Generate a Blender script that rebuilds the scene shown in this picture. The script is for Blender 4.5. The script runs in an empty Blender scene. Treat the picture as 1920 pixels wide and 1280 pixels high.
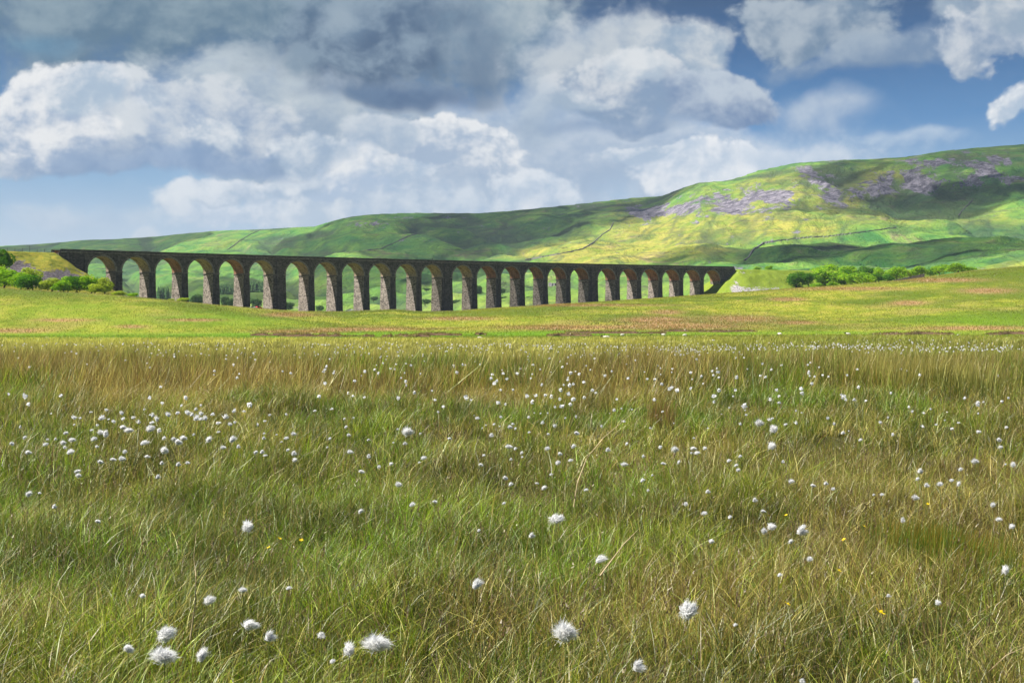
import bpy, bmesh, math, numpy as np
from mathutils import Vector
R = math.radians
C = bpy.context.scene.collection
sc = bpy.context.scene
F = 2400.0; HY = 612.0; EYE = 0.95      # focal length in photo pixels, horizon row, eye height
# ------------------------------------------------------------------ camera
cam = bpy.data.objects.new('camera', bpy.data.cameras.new('camera')); C.objects.link(cam)
cam.location = (0, 0, EYE); cam.rotation_euler = (R(90) - math.atan(28 / F), 0, 0)
cam.data.sensor_width = 36; cam.data.lens = F / 1920 * 36
cam.data.clip_start = 0.05; cam.data.clip_end = 60000
sc.camera = cam
# ------------------------------------------------------------------ render settings
sc.view_settings.view_transform = 'Standard'; sc.view_settings.look = 'None'
sc.view_settings.gamma = 1; sc.view_settings.use_curve_mapping = False
EXPO = 0.95
sc.view_settings.exposure = EXPO
sc.cycles.max_bounces = 6; sc.cycles.diffuse_bounces = 4; sc.cycles.glossy_bounces = 1
sc.cycles.transmission_bounces = 2; sc.cycles.transparent_max_bounces = 6; sc.cycles.volume_bounces = 0
sc.cycles.use_adaptive_sampling = True; sc.cycles.adaptive_threshold = 0.02
# ------------------------------------------------------------------ sun
SUN_DIR = Vector((-1.0, 0.0, 1.33)).normalized()     # towards the sun: left of the picture, a little beyond the viaduct
SUN_EL = math.asin(SUN_DIR.z); SUN_AZ = math.atan2(SUN_DIR.x, SUN_DIR.y)
sl = bpy.data.lights.new('sun', 'SUN'); sl.energy = 5.0; sl.angle = R(0.5); sl.color = (1.0, 0.955, 0.88)
sun = bpy.data.objects.new('sun', sl); C.objects.link(sun)
sun.rotation_euler = SUN_DIR.to_track_quat('Z', 'Y').to_euler()
# ------------------------------------------------------------------ node helpers
class NT:
    def __init__(s, nt): s.nt = nt; s.n = nt.nodes; s.l = nt.links
    def new(s, t, **k):
        n = s.n.new(t)
        for a, v in k.items(): setattr(n, a, v)
        return n
    def put(s, sock, v):
        if isinstance(v, bpy.types.NodeSocket): s.l.new(v, sock)
        elif v is not None:
            if isinstance(v, (tuple, list)) and len(v) == 3 and sock.type == 'RGBA': v = (*v, 1)
            sock.default_value = v
    def m(s, op, a, b=None, c=None, clamp=False):
        n = s.new('ShaderNodeMath', operation=op, use_clamp=clamp)
        for i, v in enumerate((a, b, c)): s.put(n.inputs[i], v)
        return n.outputs[0]
    def vm(s, op, a, b=None):
        n = s.new('ShaderNodeVectorMath', operation=op); s.put(n.inputs[0], a)
        if b is not None: s.put(n.inputs[3 if op == 'SCALE' else 1], b)
        return n.outputs[0]
    def mix(s, f, a, b, mode='MIX'):
        n = s.new('ShaderNodeMix', data_type='RGBA', blend_type=mode)
        s.put(n.inputs[0], f); s.put(n.inputs[6], a); s.put(n.inputs[7], b); return n.outputs[2]
    def mr(s, v, a, b, c=0.0, d=1.0, t='SMOOTHSTEP'):
        n = s.new('ShaderNodeMapRange', interpolation_type=t)
        for i, x in enumerate((v, a, b, c, d)): s.put(n.inputs[i], x)
        return n.outputs[0]
    def noise(s, vec, scale, detail=4, rough=.55, dist=0.0, col=False):
        n = s.new('ShaderNodeTexNoise'); s.put(n.inputs['Vector'], vec); s.put(n.inputs['Scale'], scale)
        s.put(n.inputs['Detail'], detail); s.put(n.inputs['Roughness'], rough); s.put(n.inputs['Distortion'], dist)
        return n.outputs[1 if col else 0]
    def comb(s, x, y, z=0.0):
        n = s.new('ShaderNodeCombineXYZ'); s.put(n.inputs[0], x); s.put(n.inputs[1], y); s.put(n.inputs[2], z); return n.outputs[0]
    def ramp(s, f, pts):
        n = s.new('ShaderNodeValToRGB'); s.put(n.inputs[0], f); e = n.color_ramp.elements
        while len(e) < len(pts): e.new(.5)
        for el, (p, c) in zip(e, pts): el.position = p; el.color = (*c, 1)
        return n.outputs[0]
def lin(r, g, b):
    return tuple(((c / 255 + .055) / 1.055) ** 2.4 if c > 10 else c / 255 / 12.92 for c in (r, g, b))
# ------------------------------------------------------------------ sky
w = bpy.data.worlds.new('World'); sc.world = w; w.use_nodes = True
w.node_tree.nodes.clear(); N = NT(w.node_tree)
out = N.new('ShaderNodeOutputWorld'); bg = N.new('ShaderNodeBackground'); N.l.new(bg.outputs[0], out.inputs[0])
bg.inputs[1].default_value = 0.1
w.cycles.sampling_method = 'MANUAL'; w.cycles.sample_map_resolution = 512
sky = N.new('ShaderNodeTexSky', sky_type='NISHITA', sun_disc=False)
sky.sun_elevation = SUN_EL; sky.sun_rotation = SUN_AZ; sky.air_density = 1.2; sky.dust_density = 0.6; sky.altitude = 300
tc = N.new('ShaderNodeTexCoord'); sep = N.new('ShaderNodeSeparateXYZ'); N.l.new(tc.outputs['Generated'], sep.inputs[0])
X, Y, Z = sep.outputs
U0 = N.m('ARCTAN2', X, Y); V0 = N.m('ARCSINE', Z)          # azimuth and elevation
WE = 10 / 2 ** EXPO                                           # undo strength and exposure for colours read as display values
def sk(r, g, b, k=1.0): return tuple(c * WE * k for c in lin(r, g, b))
blue = N.ramp(N.m('MULTIPLY', V0, 2.2), [(0.0, lin(200, 216, 230)), (.148, lin(178, 201, 224)), (.24, lin(132, 174, 212)), (.34, lin(62, 128, 186)), (.45, lin(20, 90, 148)), (.56, lin(0, 58, 106)), (1, lin(8, 60, 110))])
base = N.mix(.94, sky.outputs[0], N.vm('SCALE', blue, WE))
P = N.comb(U0, V0)
def fb(vec, scale, det, rough=.56): return N.m('SUBTRACT', N.noise(vec, scale, det, rough), .5)
wn = N.noise(P, 9.0, 3, .55, col=True)
wob = N.vm('SCALE', N.vm('SUBTRACT', wn, (.5, .5, .5)), .066)
PD = N.vm('ADD', P, wob)
sp = N.new('ShaderNodeSeparateXYZ'); N.l.new(PD, sp.inputs[0]); U, V = sp.outputs[0], sp.outputs[1]
PS = N.vm('ADD', N.vm('MULTIPLY', P, (1, 1.2, 1)), N.vm('SCALE', wob, .5))
def billow(vec, det=9):
    a = fb(vec, 13.0, det, .66)
    v = N.new('ShaderNodeTexVoronoi', feature='SMOOTH_F1'); N.put(v.inputs['Vector'], vec); v.inputs['Scale'].default_value = 26; v.inputs['Smoothness'].default_value = .9
    v.inputs['Detail'].default_value = 3.0; v.inputs['Roughness'].default_value = .6; v.inputs['Lacunarity'].default_value = 2.1
    return N.m('SUBTRACT', a, N.m('MULTIPLY', N.m('SUBTRACT', v.outputs['Distance'], .45), .34))
B1 = billow(PS, 10); B2 = billow(N.vm('ADD', PS, (-.011, .014, 0)), 6)
rel = N.m('SUBTRACT', B1, B2)                                # relief of the clouds as lit from upper left
big = fb(N.vm('MULTIPLY', P, (1, 1.7, 1)), 8, 4, .5)
def px(x): return math.atan((x - 960) / F)
def py(y): return math.atan((HY - y) / F)
col = base
BK = {}
def cloud(cx, cy, rx, ry, top, bot, soft=.35, k=1.0, flat=1.0, relief=1.6, amt=1.0, tilt=.5, mott=1.3):
    """one soft-edged cloud at a bearing and height in the sky, lighter above, flatter and darker below"""
    global col
    n = N.new('ShaderNodeVectorMath', operation='MULTIPLY_ADD'); ix, iy = F / rx, F / ry
    N.put(n.inputs[0], PD); n.inputs[1].default_value = (ix, iy, 0); n.inputs[2].default_value = (-px(cx) * ix, -py(cy) * iy, 0); d = n.outputs[0]
    dl = d
    if flat != 1.0: dl = N.vm('MAXIMUM', N.vm('MULTIPLY', d, (1, -flat, 1)), N.vm('MULTIPLY', d, (1, 1, 1)))
    ln = N.new('ShaderNodeVectorMath', operation='LENGTH'); N.put(ln.inputs[0], dl)
    kk = round(k * 2.5) / 2.5
    if kk not in BK: BK[kk] = N.m('MULTIPLY_ADD', B1, kk, 1.12)
    al = N.mr(N.m('SUBTRACT', BK[kk], ln.outputs['Value']), 0.0, soft, 0.0, amt)
    tk = (1 if relief < 2.4 else 2, 1 if mott < 1.6 else 2)
    if tk not in BK: BK[tk] = N.m('ADD', N.m('MULTIPLY_ADD', rel, 2.2 if tk[0] == 1 else 3.3, .52), N.m('MULTIPLY', big, 1.2 if tk[1] == 1 else 2.0))
    dt = N.new('ShaderNodeVectorMath', operation='DOT_PRODUCT'); N.put(dt.inputs[0], d); dt.inputs[1].default_value = (-.10, tilt, 0)
    col = N.mix(al, col, N.mix(N.mr(N.m('ADD', dt.outputs['Value'], BK[tk]), -.15, 1.2), bot, top))
W1 = sk(240, 242, 243); D1 = sk(112, 142, 178)
# back to front
cloud(330, 20, 1000, 260, sk(140, 162, 174), sk(86, 118, 142), soft=.7, k=1.2, amt=.97, mott=2.2)
cloud(60, 110, 150, 34, sk(92, 140, 170), sk(72, 122, 158), soft=1.0, k=1.5, amt=.8)
cloud(880, 70, 400, 150, sk(172, 186, 194), sk(118, 145, 166), soft=.6, k=1.2, mott=1.8)
cloud(900, 370, 720, 110, sk(216, 226, 236), sk(172, 194, 218), soft=.7, k=1.0)
cloud(1330, 315, 470, 95, sk(220, 228, 237), sk(172, 193, 217), soft=.8, k=1.0, amt=.95)
cloud(170, 400, 260, 30, sk(205, 218, 230), sk(172, 194, 218), soft=1.0, k=1.2, amt=.45)
cloud(1000, 290, 480, 150, sk(196, 208, 222), sk(158, 180, 206), soft=.5, k=1.0)
cloud(540, 225, 330, 170, sk(190, 202, 211), sk(144, 167, 192), soft=.4, k=1.0, mott=1.8)
cloud(650, 345, 120, 84, W1, sk(176, 196, 220), soft=.16, k=1.2, relief=2.5)
cloud(340, 380, 90, 34, sk(228, 234, 239), sk(178, 198, 220), soft=.35, k=1.2, relief=2.5)
cloud(480, 405, 200, 44, sk(226, 232, 239), sk(182, 201, 222), soft=.5, k=1.4, relief=2.5)
cloud(560, 350, 70, 34, sk(214, 223, 232), sk(166, 188, 212), soft=.5, k=1.2, relief=2.5)
cloud(250, 432, 60, 16, sk(214, 224, 234), sk(184, 203, 222), soft=.6, k=1.4)
cloud(800, 395, 260, 60, sk(214, 224, 234), sk(170, 192, 216), soft=.5, k=1.2, relief=2.5)
cloud(860, 285, 150, 76, W1, sk(164, 184, 208), soft=.14, k=1.2, flat=1.2, tilt=.8, relief=2.5)
cloud(700, 265, 100, 40, sk(214, 222, 229), sk(166, 186, 208), soft=.3, k=1.0)
cloud(1310, 325, 200, 62, sk(242, 244, 246), sk(190, 206, 224), soft=.2, k=1.2, relief=2.5)
cloud(1500, 300, 200, 36, sk(214, 224, 235), sk(182, 201, 222), soft=.7, k=1.2)
cloud(1700, 285, 160, 24, sk(196, 212, 228), sk(172, 195, 220), soft=.9, k=1.2, amt=.8)
cloud(230, 272, 350, 118, sk(216, 222, 227), sk(124, 154, 190), soft=.18, k=.9, flat=1.5, tilt=.8, relief=2.2)
cloud(95, 240, 120, 92, sk(240, 241, 241), sk(146, 170, 200), soft=.14, k=.8, tilt=.55, relief=3.2)
cloud(185, 200, 80, 52, sk(234, 236, 238), sk(170, 190, 210), soft=.25, k=.8, relief=3)
cloud(345, 250, 90, 60, sk(206, 214, 222), sk(146, 170, 200), soft=.4, k=.9, relief=2.6)
cloud(330, 328, 320, 32, sk(150, 174, 204), sk(114, 146, 186), soft=.8, k=.6, flat=1.5, tilt=.3)
cloud(690, 80, 300, 130, sk(130, 152, 171), sk(70, 98, 129), soft=.5, k=1.2, mott=2.2, relief=2.5)
cloud(650, 30, 90, 60, sk(152, 170, 184), sk(110, 136, 160), soft=.8, k=1.2, amt=.8)
cloud(740, 188, 230, 44, sk(96, 124, 156), sk(66, 97, 136), soft=.8, k=.6, flat=1.4)
cloud(900, 130, 110, 100, sk(92, 118, 146), sk(78, 106, 138), soft=.9, k=.9, amt=.8)
cloud(1170, 110, 230, 110, sk(196, 204, 211), sk(140, 163, 188), soft=.35, k=.9, relief=2.2)
cloud(1290, 80, 110, 64, sk(206, 212, 217), sk(150, 172, 194), soft=.3, k=.9, relief=2.6)
cloud(1170, 175, 150, 90, sk(214, 219, 224), sk(128, 154, 184), soft=.18, k=1.2, tilt=.8, relief=2.6)
cloud(1340, 195, 140, 76, sk(190, 202, 215), sk(102, 132, 172), soft=.16, k=.8, flat=1.3, tilt=.7, relief=2.2)
cloud(1150, 235, 300, 26, sk(140, 164, 192), sk(116, 146, 184), soft=1.0, k=.6, amt=.85)
cloud(1560, 225, 140, 56, sk(192, 205, 220), sk(154, 178, 207), soft=.9, k=.9, amt=.9)
cloud(1500, 50, 190, 84, sk(172, 185, 197), sk(110, 137, 164), soft=.25, k=1.2, relief=2.5)
cloud(1640, 125, 240, 44, sk(160, 177, 194), sk(112, 140, 172), soft=.7, k=1.0)
cloud(1790, 60, 70, 90, sk(176, 190, 202), sk(120, 146, 174), soft=.5, k=1.1)
cloud(1850, 120, 150, 62, sk(206, 212, 219), sk(134, 157, 184), soft=.25, k=1.6, relief=2.6)
cloud(1900, 75, 70, 56, sk(204, 210, 216), sk(150, 170, 190), soft=.3, k=1.0, relief=2.6)
cloud(1905, 245, 80, 42, W1, sk(178, 196, 216), soft=.3, k=1.6, relief=2.6)
cloud(1175, 120, 70, 40, sk(224, 228, 231), sk(176, 192, 208), soft=.4, k=1.2, relief=3)
cloud(1080, 185, 90, 30, sk(216, 222, 228), sk(160, 180, 200), soft=.5, k=1.2, relief=3)
cloud(1010, 225, 60, 90, sk(178, 194, 210), sk(150, 172, 196), soft=.9, k=1.0)
cloud(760, 330, 90, 40, sk(232, 236, 240), sk(176, 196, 218), soft=.2, k=1.2, relief=3)
cloud(1010, 365, 150, 44, sk(228, 234, 240), sk(178, 198, 220), soft=.3, k=1.4, relief=3)
cloud(1190, 300, 90, 34, sk(226, 232, 238), sk(172, 192, 214), soft=.3, k=1.4, relief=3)
cloud(590, 300, 90, 40, sk(222, 229, 235), sk(160, 182, 206), soft=.3, k=1.4, relief=3)
cloud(410, 270, 70, 44, sk(230, 234, 237), sk(158, 180, 204), soft=.3, k=1.4, relief=3)
cloud(300, 215, 60, 36, sk(232, 235, 238), sk(170, 188, 208), soft=.3, k=1.4, relief=3)
cloud(140, 405, 300, 34, sk(206, 219, 231), sk(176, 197, 219), soft=.9, k=1.6, amt=.7)
cloud(610, 400, 130, 34, sk(232, 237, 241), sk(184, 202, 221), soft=.3, k=1.6, relief=3)
cloud(420, 365, 130, 30, sk(226, 232, 238), sk(170, 191, 214), soft=.3, k=1.6, relief=3)
cloud(2600, 180, 420, 170, W1, D1, soft=.4, k=1.1, flat=1.5)
cloud(-700, 240, 520, 160, W1, D1, soft=.4, k=1.1, flat=1.5)
col = N.mix(N.mr(V0, -.02, -.1), col, (0.9, 1.0, .6, 1))        # below the horizon: dim ground tone
N.l.new(col, bg.inputs[0])
# ------------------------------------------------------------------ numpy noise
rng = np.random.default_rng(7)
_lat = rng.random((256, 256)).astype(np.float64)
def vnoise(x, y, seed=0):
    x = np.asarray(x, float) + seed * 17.31; y = np.asarray(y, float) + seed * 9.77
    xi = np.floor(x); yi = np.floor(y); fx = x - xi; fy = y - yi
    xi = xi.astype(int); yi = yi.astype(int)
    fx = fx * fx * (3 - 2 * fx); fy = fy * fy * (3 - 2 * fy)
    g = lambda i, j: _lat[(i + 31 * seed) & 255, (j + 57 * seed) & 255]
    return (g(xi, yi) * (1 - fx) + g(xi + 1, yi) * fx) * (1 - fy) + (g(xi, yi + 1) * (1 - fx) + g(xi + 1, yi + 1) * fx) * fy
def fbm(x, y, o=4, seed=0, r=.5):
    t = 0; a = 1; s = 0
    for i in range(o):
        t = t + a * vnoise(x * 2 ** i, y * 2 ** i, seed + i); s += a; a *= r
    return t / s
def sst(a, b, x):
    t = np.clip((x - a) / (b - a), 0, 1); return t * t * (3 - 2 * t)
# ------------------------------------------------------------------ terrain height
CREST = np.array([(-900, 520), (-300, 535), (0, 540), (100, 547), (200, 552), (300, 561), (400, 571), (480, 578), (560, 583.5), (640, 584), (740, 580), (790, 584), (850, 583), (920, 578), (1000, 574), (1100, 567.5), (1200, 561), (1300, 554), (1440, 544), (1560, 536), (1700, 525), (1747, 518), (1825, 507), (1860, 504), (1920, 499), (2200, 480), (2900, 470)], float)
RIDGE = np.array([(-900, 478), (-300, 468), (0, 461), (60, 459), (100, 456), (150, 451), (200, 449), (250, 446), (300, 443), (350, 438), (400, 434), (480, 430), (540, 427.5), (590, 425), (620, 416), (660, 406), (700, 401.5), (770, 399), (900, 400), (950, 396.5), (1060, 385), (1185, 371), (1240, 367.5), (1280, 352), (1310, 342.5), (1360, 339), (1390, 331), (1420, 320), (1490, 306), (1610, 300), (1700, 294), (1760, 285), (1920, 270), (2300, 250), (2900, 260)], float)
def ridge_d(p): return np.interp(p, [-900, 300, 600, 1200, 1320, 1600, 2400], [4600, 4300, 3700, 3500, 3150, 3000, 2800])
def crest_d(p): return np.interp(p, [-300, 500, 640, 1000, 1400, 2400], [420, 450, 490, 520, 600, 600])
def polar(x, y):
    az = np.arctan2(x, y); r = np.hypot(x, y); a = np.clip(az, -.87, .87)
    return az, 960 + F * np.tan(a), r * np.cos(a)
def terrain(x, y):
    x = np.asarray(x, float); y = np.asarray(y, float)
    az, p, D = polar(x, y)
    dc = crest_d(p); vc = (HY - np.interp(p, CREST[:, 0], CREST[:, 1])) / F; vr = (HY - np.interp(p, RIDGE[:, 0], RIDGE[:, 1])) / F
    dr = ridge_d(p)
    Ds = np.maximum(D, 1)
    # bog plain, low meadow
    z = -1.3 * sst(92, 150, D)
    z = z + (fbm(x * .35, y * .35, 3, 3) - .5) * .16 * sst(1, 4, D) + (fbm(x * 1.5, y * 1.5, 3, 5) - .5) * .24 * sst(1, 3, D) * (1 - sst(25, 45, D)) + (fbm(x * .05, y * .05, 2, 8) - .5) * .35 * sst(12, 60, D) * (1 - sst(90, 160, D))
    v = (z - EYE) / Ds
    v0 = -.0069
    t = np.clip((D - 325) / (dc - 325), 0, 1)
    v = np.where(D > 325, v0 + (vc - v0) * np.sin(t * np.pi / 2) ** 1.25, v)
    und = (fbm(x * .013, y * .013, 4, 12) - .5) * 3.2 + (fbm(x * .06, y * .06, 3, 15) - .5) * .9
    v = v + np.where(D > 325, und * np.sin(np.clip(t, 0, 1) * np.pi) * (D < dc) / Ds, 0)
    v = np.where(D > dc, vc - .0045 * sst(0, 70, D - dc), v)
    # far fell
    th = np.clip((D - 1020) / (dr - 1020), 0, 1)
    prof = th ** .92
    bench = .035 * np.sin(th * 21 + p * .004) * th * (1 - th) * 3
    sc_ = np.clip((p - 1100) / 300, 0, 1)
    steep = sst(.62, .95, th); prof = prof * (1 - .35 * sc_) + steep * .35 * sc_
    vh = (vc - .0045) + (vr - vc + .0045) * np.clip(prof + bench, 0, 1.02)
    v = np.where(D > 1020, vh, v)
    z = EYE + v * D
    # gullies and folds down the slope
    e = sst(0, .12, th) * (1 - sst(.8, 1, th))
    g = np.abs(fbm(x * .0042 + y * .0012, y * .0016 + 3, 4, 21) - .5) * 2
    z = z + e * (-(1 - g) ** 4 * 34 + (fbm(x * .0013, y * .0013, 3, 25) - .5) * 60 + (fbm(x * .012, y * .009, 5, 27) - .5) * 22)
    z = z + sst(.75, 1, th) * (fbm(x * .006, y * .004, 4, 31) - .5) * 7
    # beyond the ridge the moor falls gently away
    zr = EYE + vr * dr
    z = np.where(D > dr, zr - (D - dr) * .06, z)
    wb = sst(.9, 2.0, np.abs(az))
    return z * (1 - wb) + wb * (fbm(x * .004, y * .004, 3, 40) - .5) * 6 * sst(60, 300, D)
# ------------------------------------------------------------------ viaduct line
VP = dict(X0=-198.5, Z0=599.3, th=.742, k=-.516e-3, h=26.226 + EYE, g=.00926, w=3.361, w2=7.319, T=10.26, top=2.835, span=13.7)
S0 = []; S1 = []; _s = 0
for i in range(24):
    S0.append(_s); _s += VP['span']; S1.append(_s); _s += VP['w2'] if i in (5, 11, 17) else VP['w']
SEND = S1[-1]
def vpos(s, off=0.0):
    th, k = VP['th'], VP['k']; a = th + k * s
    x = VP['X0'] + (math.sin(a) - math.sin(th)) / k; y = VP['Z0'] - (math.cos(a) - math.cos(th)) / k
    return x - off * math.sin(a), y + off * math.cos(a)
def zs(s): return VP['h'] + VP['g'] * s
# ------------------------------------------------------------------ object helpers
def tag(o, label=None, cat=None, group=None, kind=None):
    if label: o['label'] = label
    if cat: o['category'] = cat
    if group: o['group'] = group
    if kind: o['kind'] = kind
    return o
def empty(name, loc=(0, 0, 0), rz=0.0):
    o = bpy.data.objects.new(name, None); C.objects.link(o); o.location = loc; o.rotation_euler = (0, 0, rz); o.empty_display_size = .1
    return o
def mesh_np(name, co, faces, mats, parent=None, fmat=None, smooth=False, attrs=None, link=True):
    """co (n,3); faces (m,k) with constant k; attrs {name: per-vertex float or colour}"""
    me = bpy.data.meshes.new(name); co = np.asarray(co, np.float32); faces = np.asarray(faces, np.int32)
    me.vertices.add(len(co)); me.vertices.foreach_set('co', co.ravel())
    k = faces.shape[1]; me.loops.add(faces.size); me.loops.foreach_set('vertex_index', faces.ravel())
    me.polygons.add(len(faces)); me.polygons.foreach_set('loop_start', np.arange(0, faces.size, k, dtype=np.int32))
    me.update(calc_edges=True)
    for m_ in (mats if isinstance(mats, (list, tuple)) else [mats]): me.materials.append(m_)
    if fmat is not None: me.polygons.foreach_set('material_index', np.asarray(fmat, np.int32))
    if smooth: me.polygons.foreach_set('use_smooth', np.ones(len(faces), bool))
    for an, av in (attrs or {}).items():
        av = np.asarray(av, np.float32)
        if av.ndim == 1:
            a = me.attributes.new(an, 'FLOAT', 'POINT'); a.data.foreach_set('value', av)
        else:
            a = me.attributes.new(an, 'FLOAT_COLOR', 'POINT')
            if av.shape[1] == 3: av = np.concatenate([av, np.ones((len(av), 1), np.float32)], 1)
            a.data.foreach_set('color', av.ravel())
    if not link: return me
    o = bpy.data.objects.new(name, me); C.objects.link(o)
    if parent: o.parent = parent
    return o
class MB:
    """collects quads and tris with a material index"""
    def __init__(s): s.v = []; s.f = []; s.m = []
    def quad(s, a, b, c, d, m=0):
        n = len(s.v); s.v += [a, b, c, d]; s.f.append((n, n + 1, n + 2, n + 3)); s.m.append(m)
    def hexa(s, p, m=0):       # p: 8 corners, bottom 4 then top 4 (counter-clockwise from above)
        q = [(0, 3, 2, 1), (4, 5, 6, 7), (0, 1, 5, 4), (1, 2, 6, 5), (2, 3, 7, 6), (3, 0, 4, 7)]
        for i, t in enumerate(q): s.quad(*[p[j] for j in t], m=m if isinstance(m, int) else m[i])
    def box(s, x0, x1, y0, y1, z0, z1, m=0):
        s.hexa([(x0, y0, z0), (x1, y0, z0), (x1, y1, z0), (x0, y1, z0), (x0, y0, z1), (x1, y0, z1), (x1, y1, z1), (x0, y1, z1)], m)
    def tube(s, pts, rad, n=6, m=0):
        pts = [Vector(p) for p in pts]; rings = []
        for i, p in enumerate(pts):
            d = (pts[min(i + 1, len(pts) - 1)] - pts[max(i - 1, 0)]).normalized()
            a = d.orthogonal().normalized() if abs(d.z) < .99 else Vector((1, 0, 0)); b = d.cross(a)
            r = rad[i] if isinstance(rad, (list, tuple)) else rad
            rings.append([tuple(p + r * (math.cos(2 * math.pi * j / n) * a + math.sin(2 * math.pi * j / n) * b)) for j in range(n)])
        for i in range(len(rings) - 1):
            for j in range(n): s.quad(rings[i][j], rings[i][(j + 1) % n], rings[i + 1][(j + 1) % n], rings[i + 1][j], m)
    def build(s, name, mats, parent=None, smooth=False, weld=False):
        me = bpy.data.meshes.new(name); me.from_pydata([tuple(v) for v in s.v], [], s.f)
        for m_ in (mats if isinstance(mats, (list, tuple)) else [mats]): me.materials.append(m_)
        me.polygons.foreach_set('material_index', s.m)
        if weld:
            bm = bmesh.new(); bm.from_mesh(me); bmesh.ops.remove_doubles(bm, verts=bm.verts, dist=1e-4); bmesh.ops.recalc_face_normals(bm, faces=bm.faces); bm.to_mesh(me); bm.free()
        if smooth: me.polygons.foreach_set('use_smooth', [True] * len(me.polygons))
        o = bpy.data.objects.new(name, me); C.objects.link(o)
        if parent: o.parent = parent
        return o
def copy_tree(o, parent=None):
    c = o.copy(); C.objects.link(c)
    if parent: c.parent = parent
    for ch in list(o.children): copy_tree(ch, c)
    return c
# ------------------------------------------------------------------ materials
def mat(name):
    m_ = bpy.data.materials.new(name); m_.use_nodes = True; m_.node_tree.nodes.clear()
    n = NT(m_.node_tree); o = n.new('ShaderNodeOutputMaterial'); return m_, n, o
def principled(n, o, colr, rough=.9, spec=.2, bump=None, bstr=.5, bdist=.1):
    b = n.new('ShaderNodeBsdfPrincipled'); n.put(b.inputs['Base Color'], colr); n.put(b.inputs['Roughness'], rough); b.inputs['Specular IOR Level'].default_value = spec
    if bump is not None:
        bn = n.new('ShaderNodeBump'); bn.inputs['Strength'].default_value = bstr; bn.inputs['Distance'].default_value = bdist
        n.put(bn.inputs['Height'], bump); n.l.new(bn.outputs[0], b.inputs['Normal'])
    n.l.new(b.outputs[0], o.inputs[0]); return b
def simple(name, c, rough=.85, spec=.2, var=.25, scale=3.0):
    m_, n, o = mat(name); t = n.new('ShaderNodeTexCoord').outputs['Object']
    f = n.noise(t, scale, 4, .6); k = n.mr(f, .3, .7, 1 - var, 1 + var, 'LINEAR')
    principled(n, o, n.vm('SCALE', c, k), rough, spec); return m_
def attr(n, name, fac=False):
    a = n.new('ShaderNodeAttribute', attribute_name=name); return a.outputs['Fac' if fac else 'Color']
# ground under the bog grass
def ground_mat():
    m_, n, o = mat('ground'); g = n.new('ShaderNodeNewGeometry').outputs['Position']
    bog = attr(n, 'bog', True); brown = attr(n, 'brown', True)
    f1 = n.noise(g, .035, 5, .6); f2 = n.noise(g, .9, 5, .65); f3 = n.noise(n.vm('MULTIPLY', g, (1, .45, 1)), .16, 5, .7)
    mead = n.ramp(f3, [(.25, (.12, .185, .012)), (.42, (.20, .245, .020)), (.56, (.31, .315, .036)), (.72, (.38, .31, .075))])
    mead = n.mix(n.mr(f1, .50, .66), mead, (.30, .26, .06)); mead = n.mix(n.mr(n.noise(g, .014, 5, .65), .44, .58, 0, .85), mead, (.085, .14, .010))
    mead = n.mix(n.mr(n.noise(g, 1.5, 3, .7), .35, .75), n.vm('SCALE', mead, .78), n.vm('SCALE', mead, 1.18))
    mead = n.mix(n.m('MULTIPLY', brown, n.mr(f2, .25, .6)), mead, (.36, .20, .11))
    lush = attr(n, 'lush', True); mead = n.mix(lush, mead, n.mix(f2, (.10, .20, .008), (.17, .29, .015)))
    soil = n.mix(n.mr(f2, .35, .65), (.030, .024, .012), (.060, .062, .018))
    c = n.mix(bog, mead, soil)
    principled(n, o, c, .95, .1, n.m('ADD', n.noise(g, 1.1, 4, .6), n.m('MULTIPLY', f3, 2)), .5, .25); return m_
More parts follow.
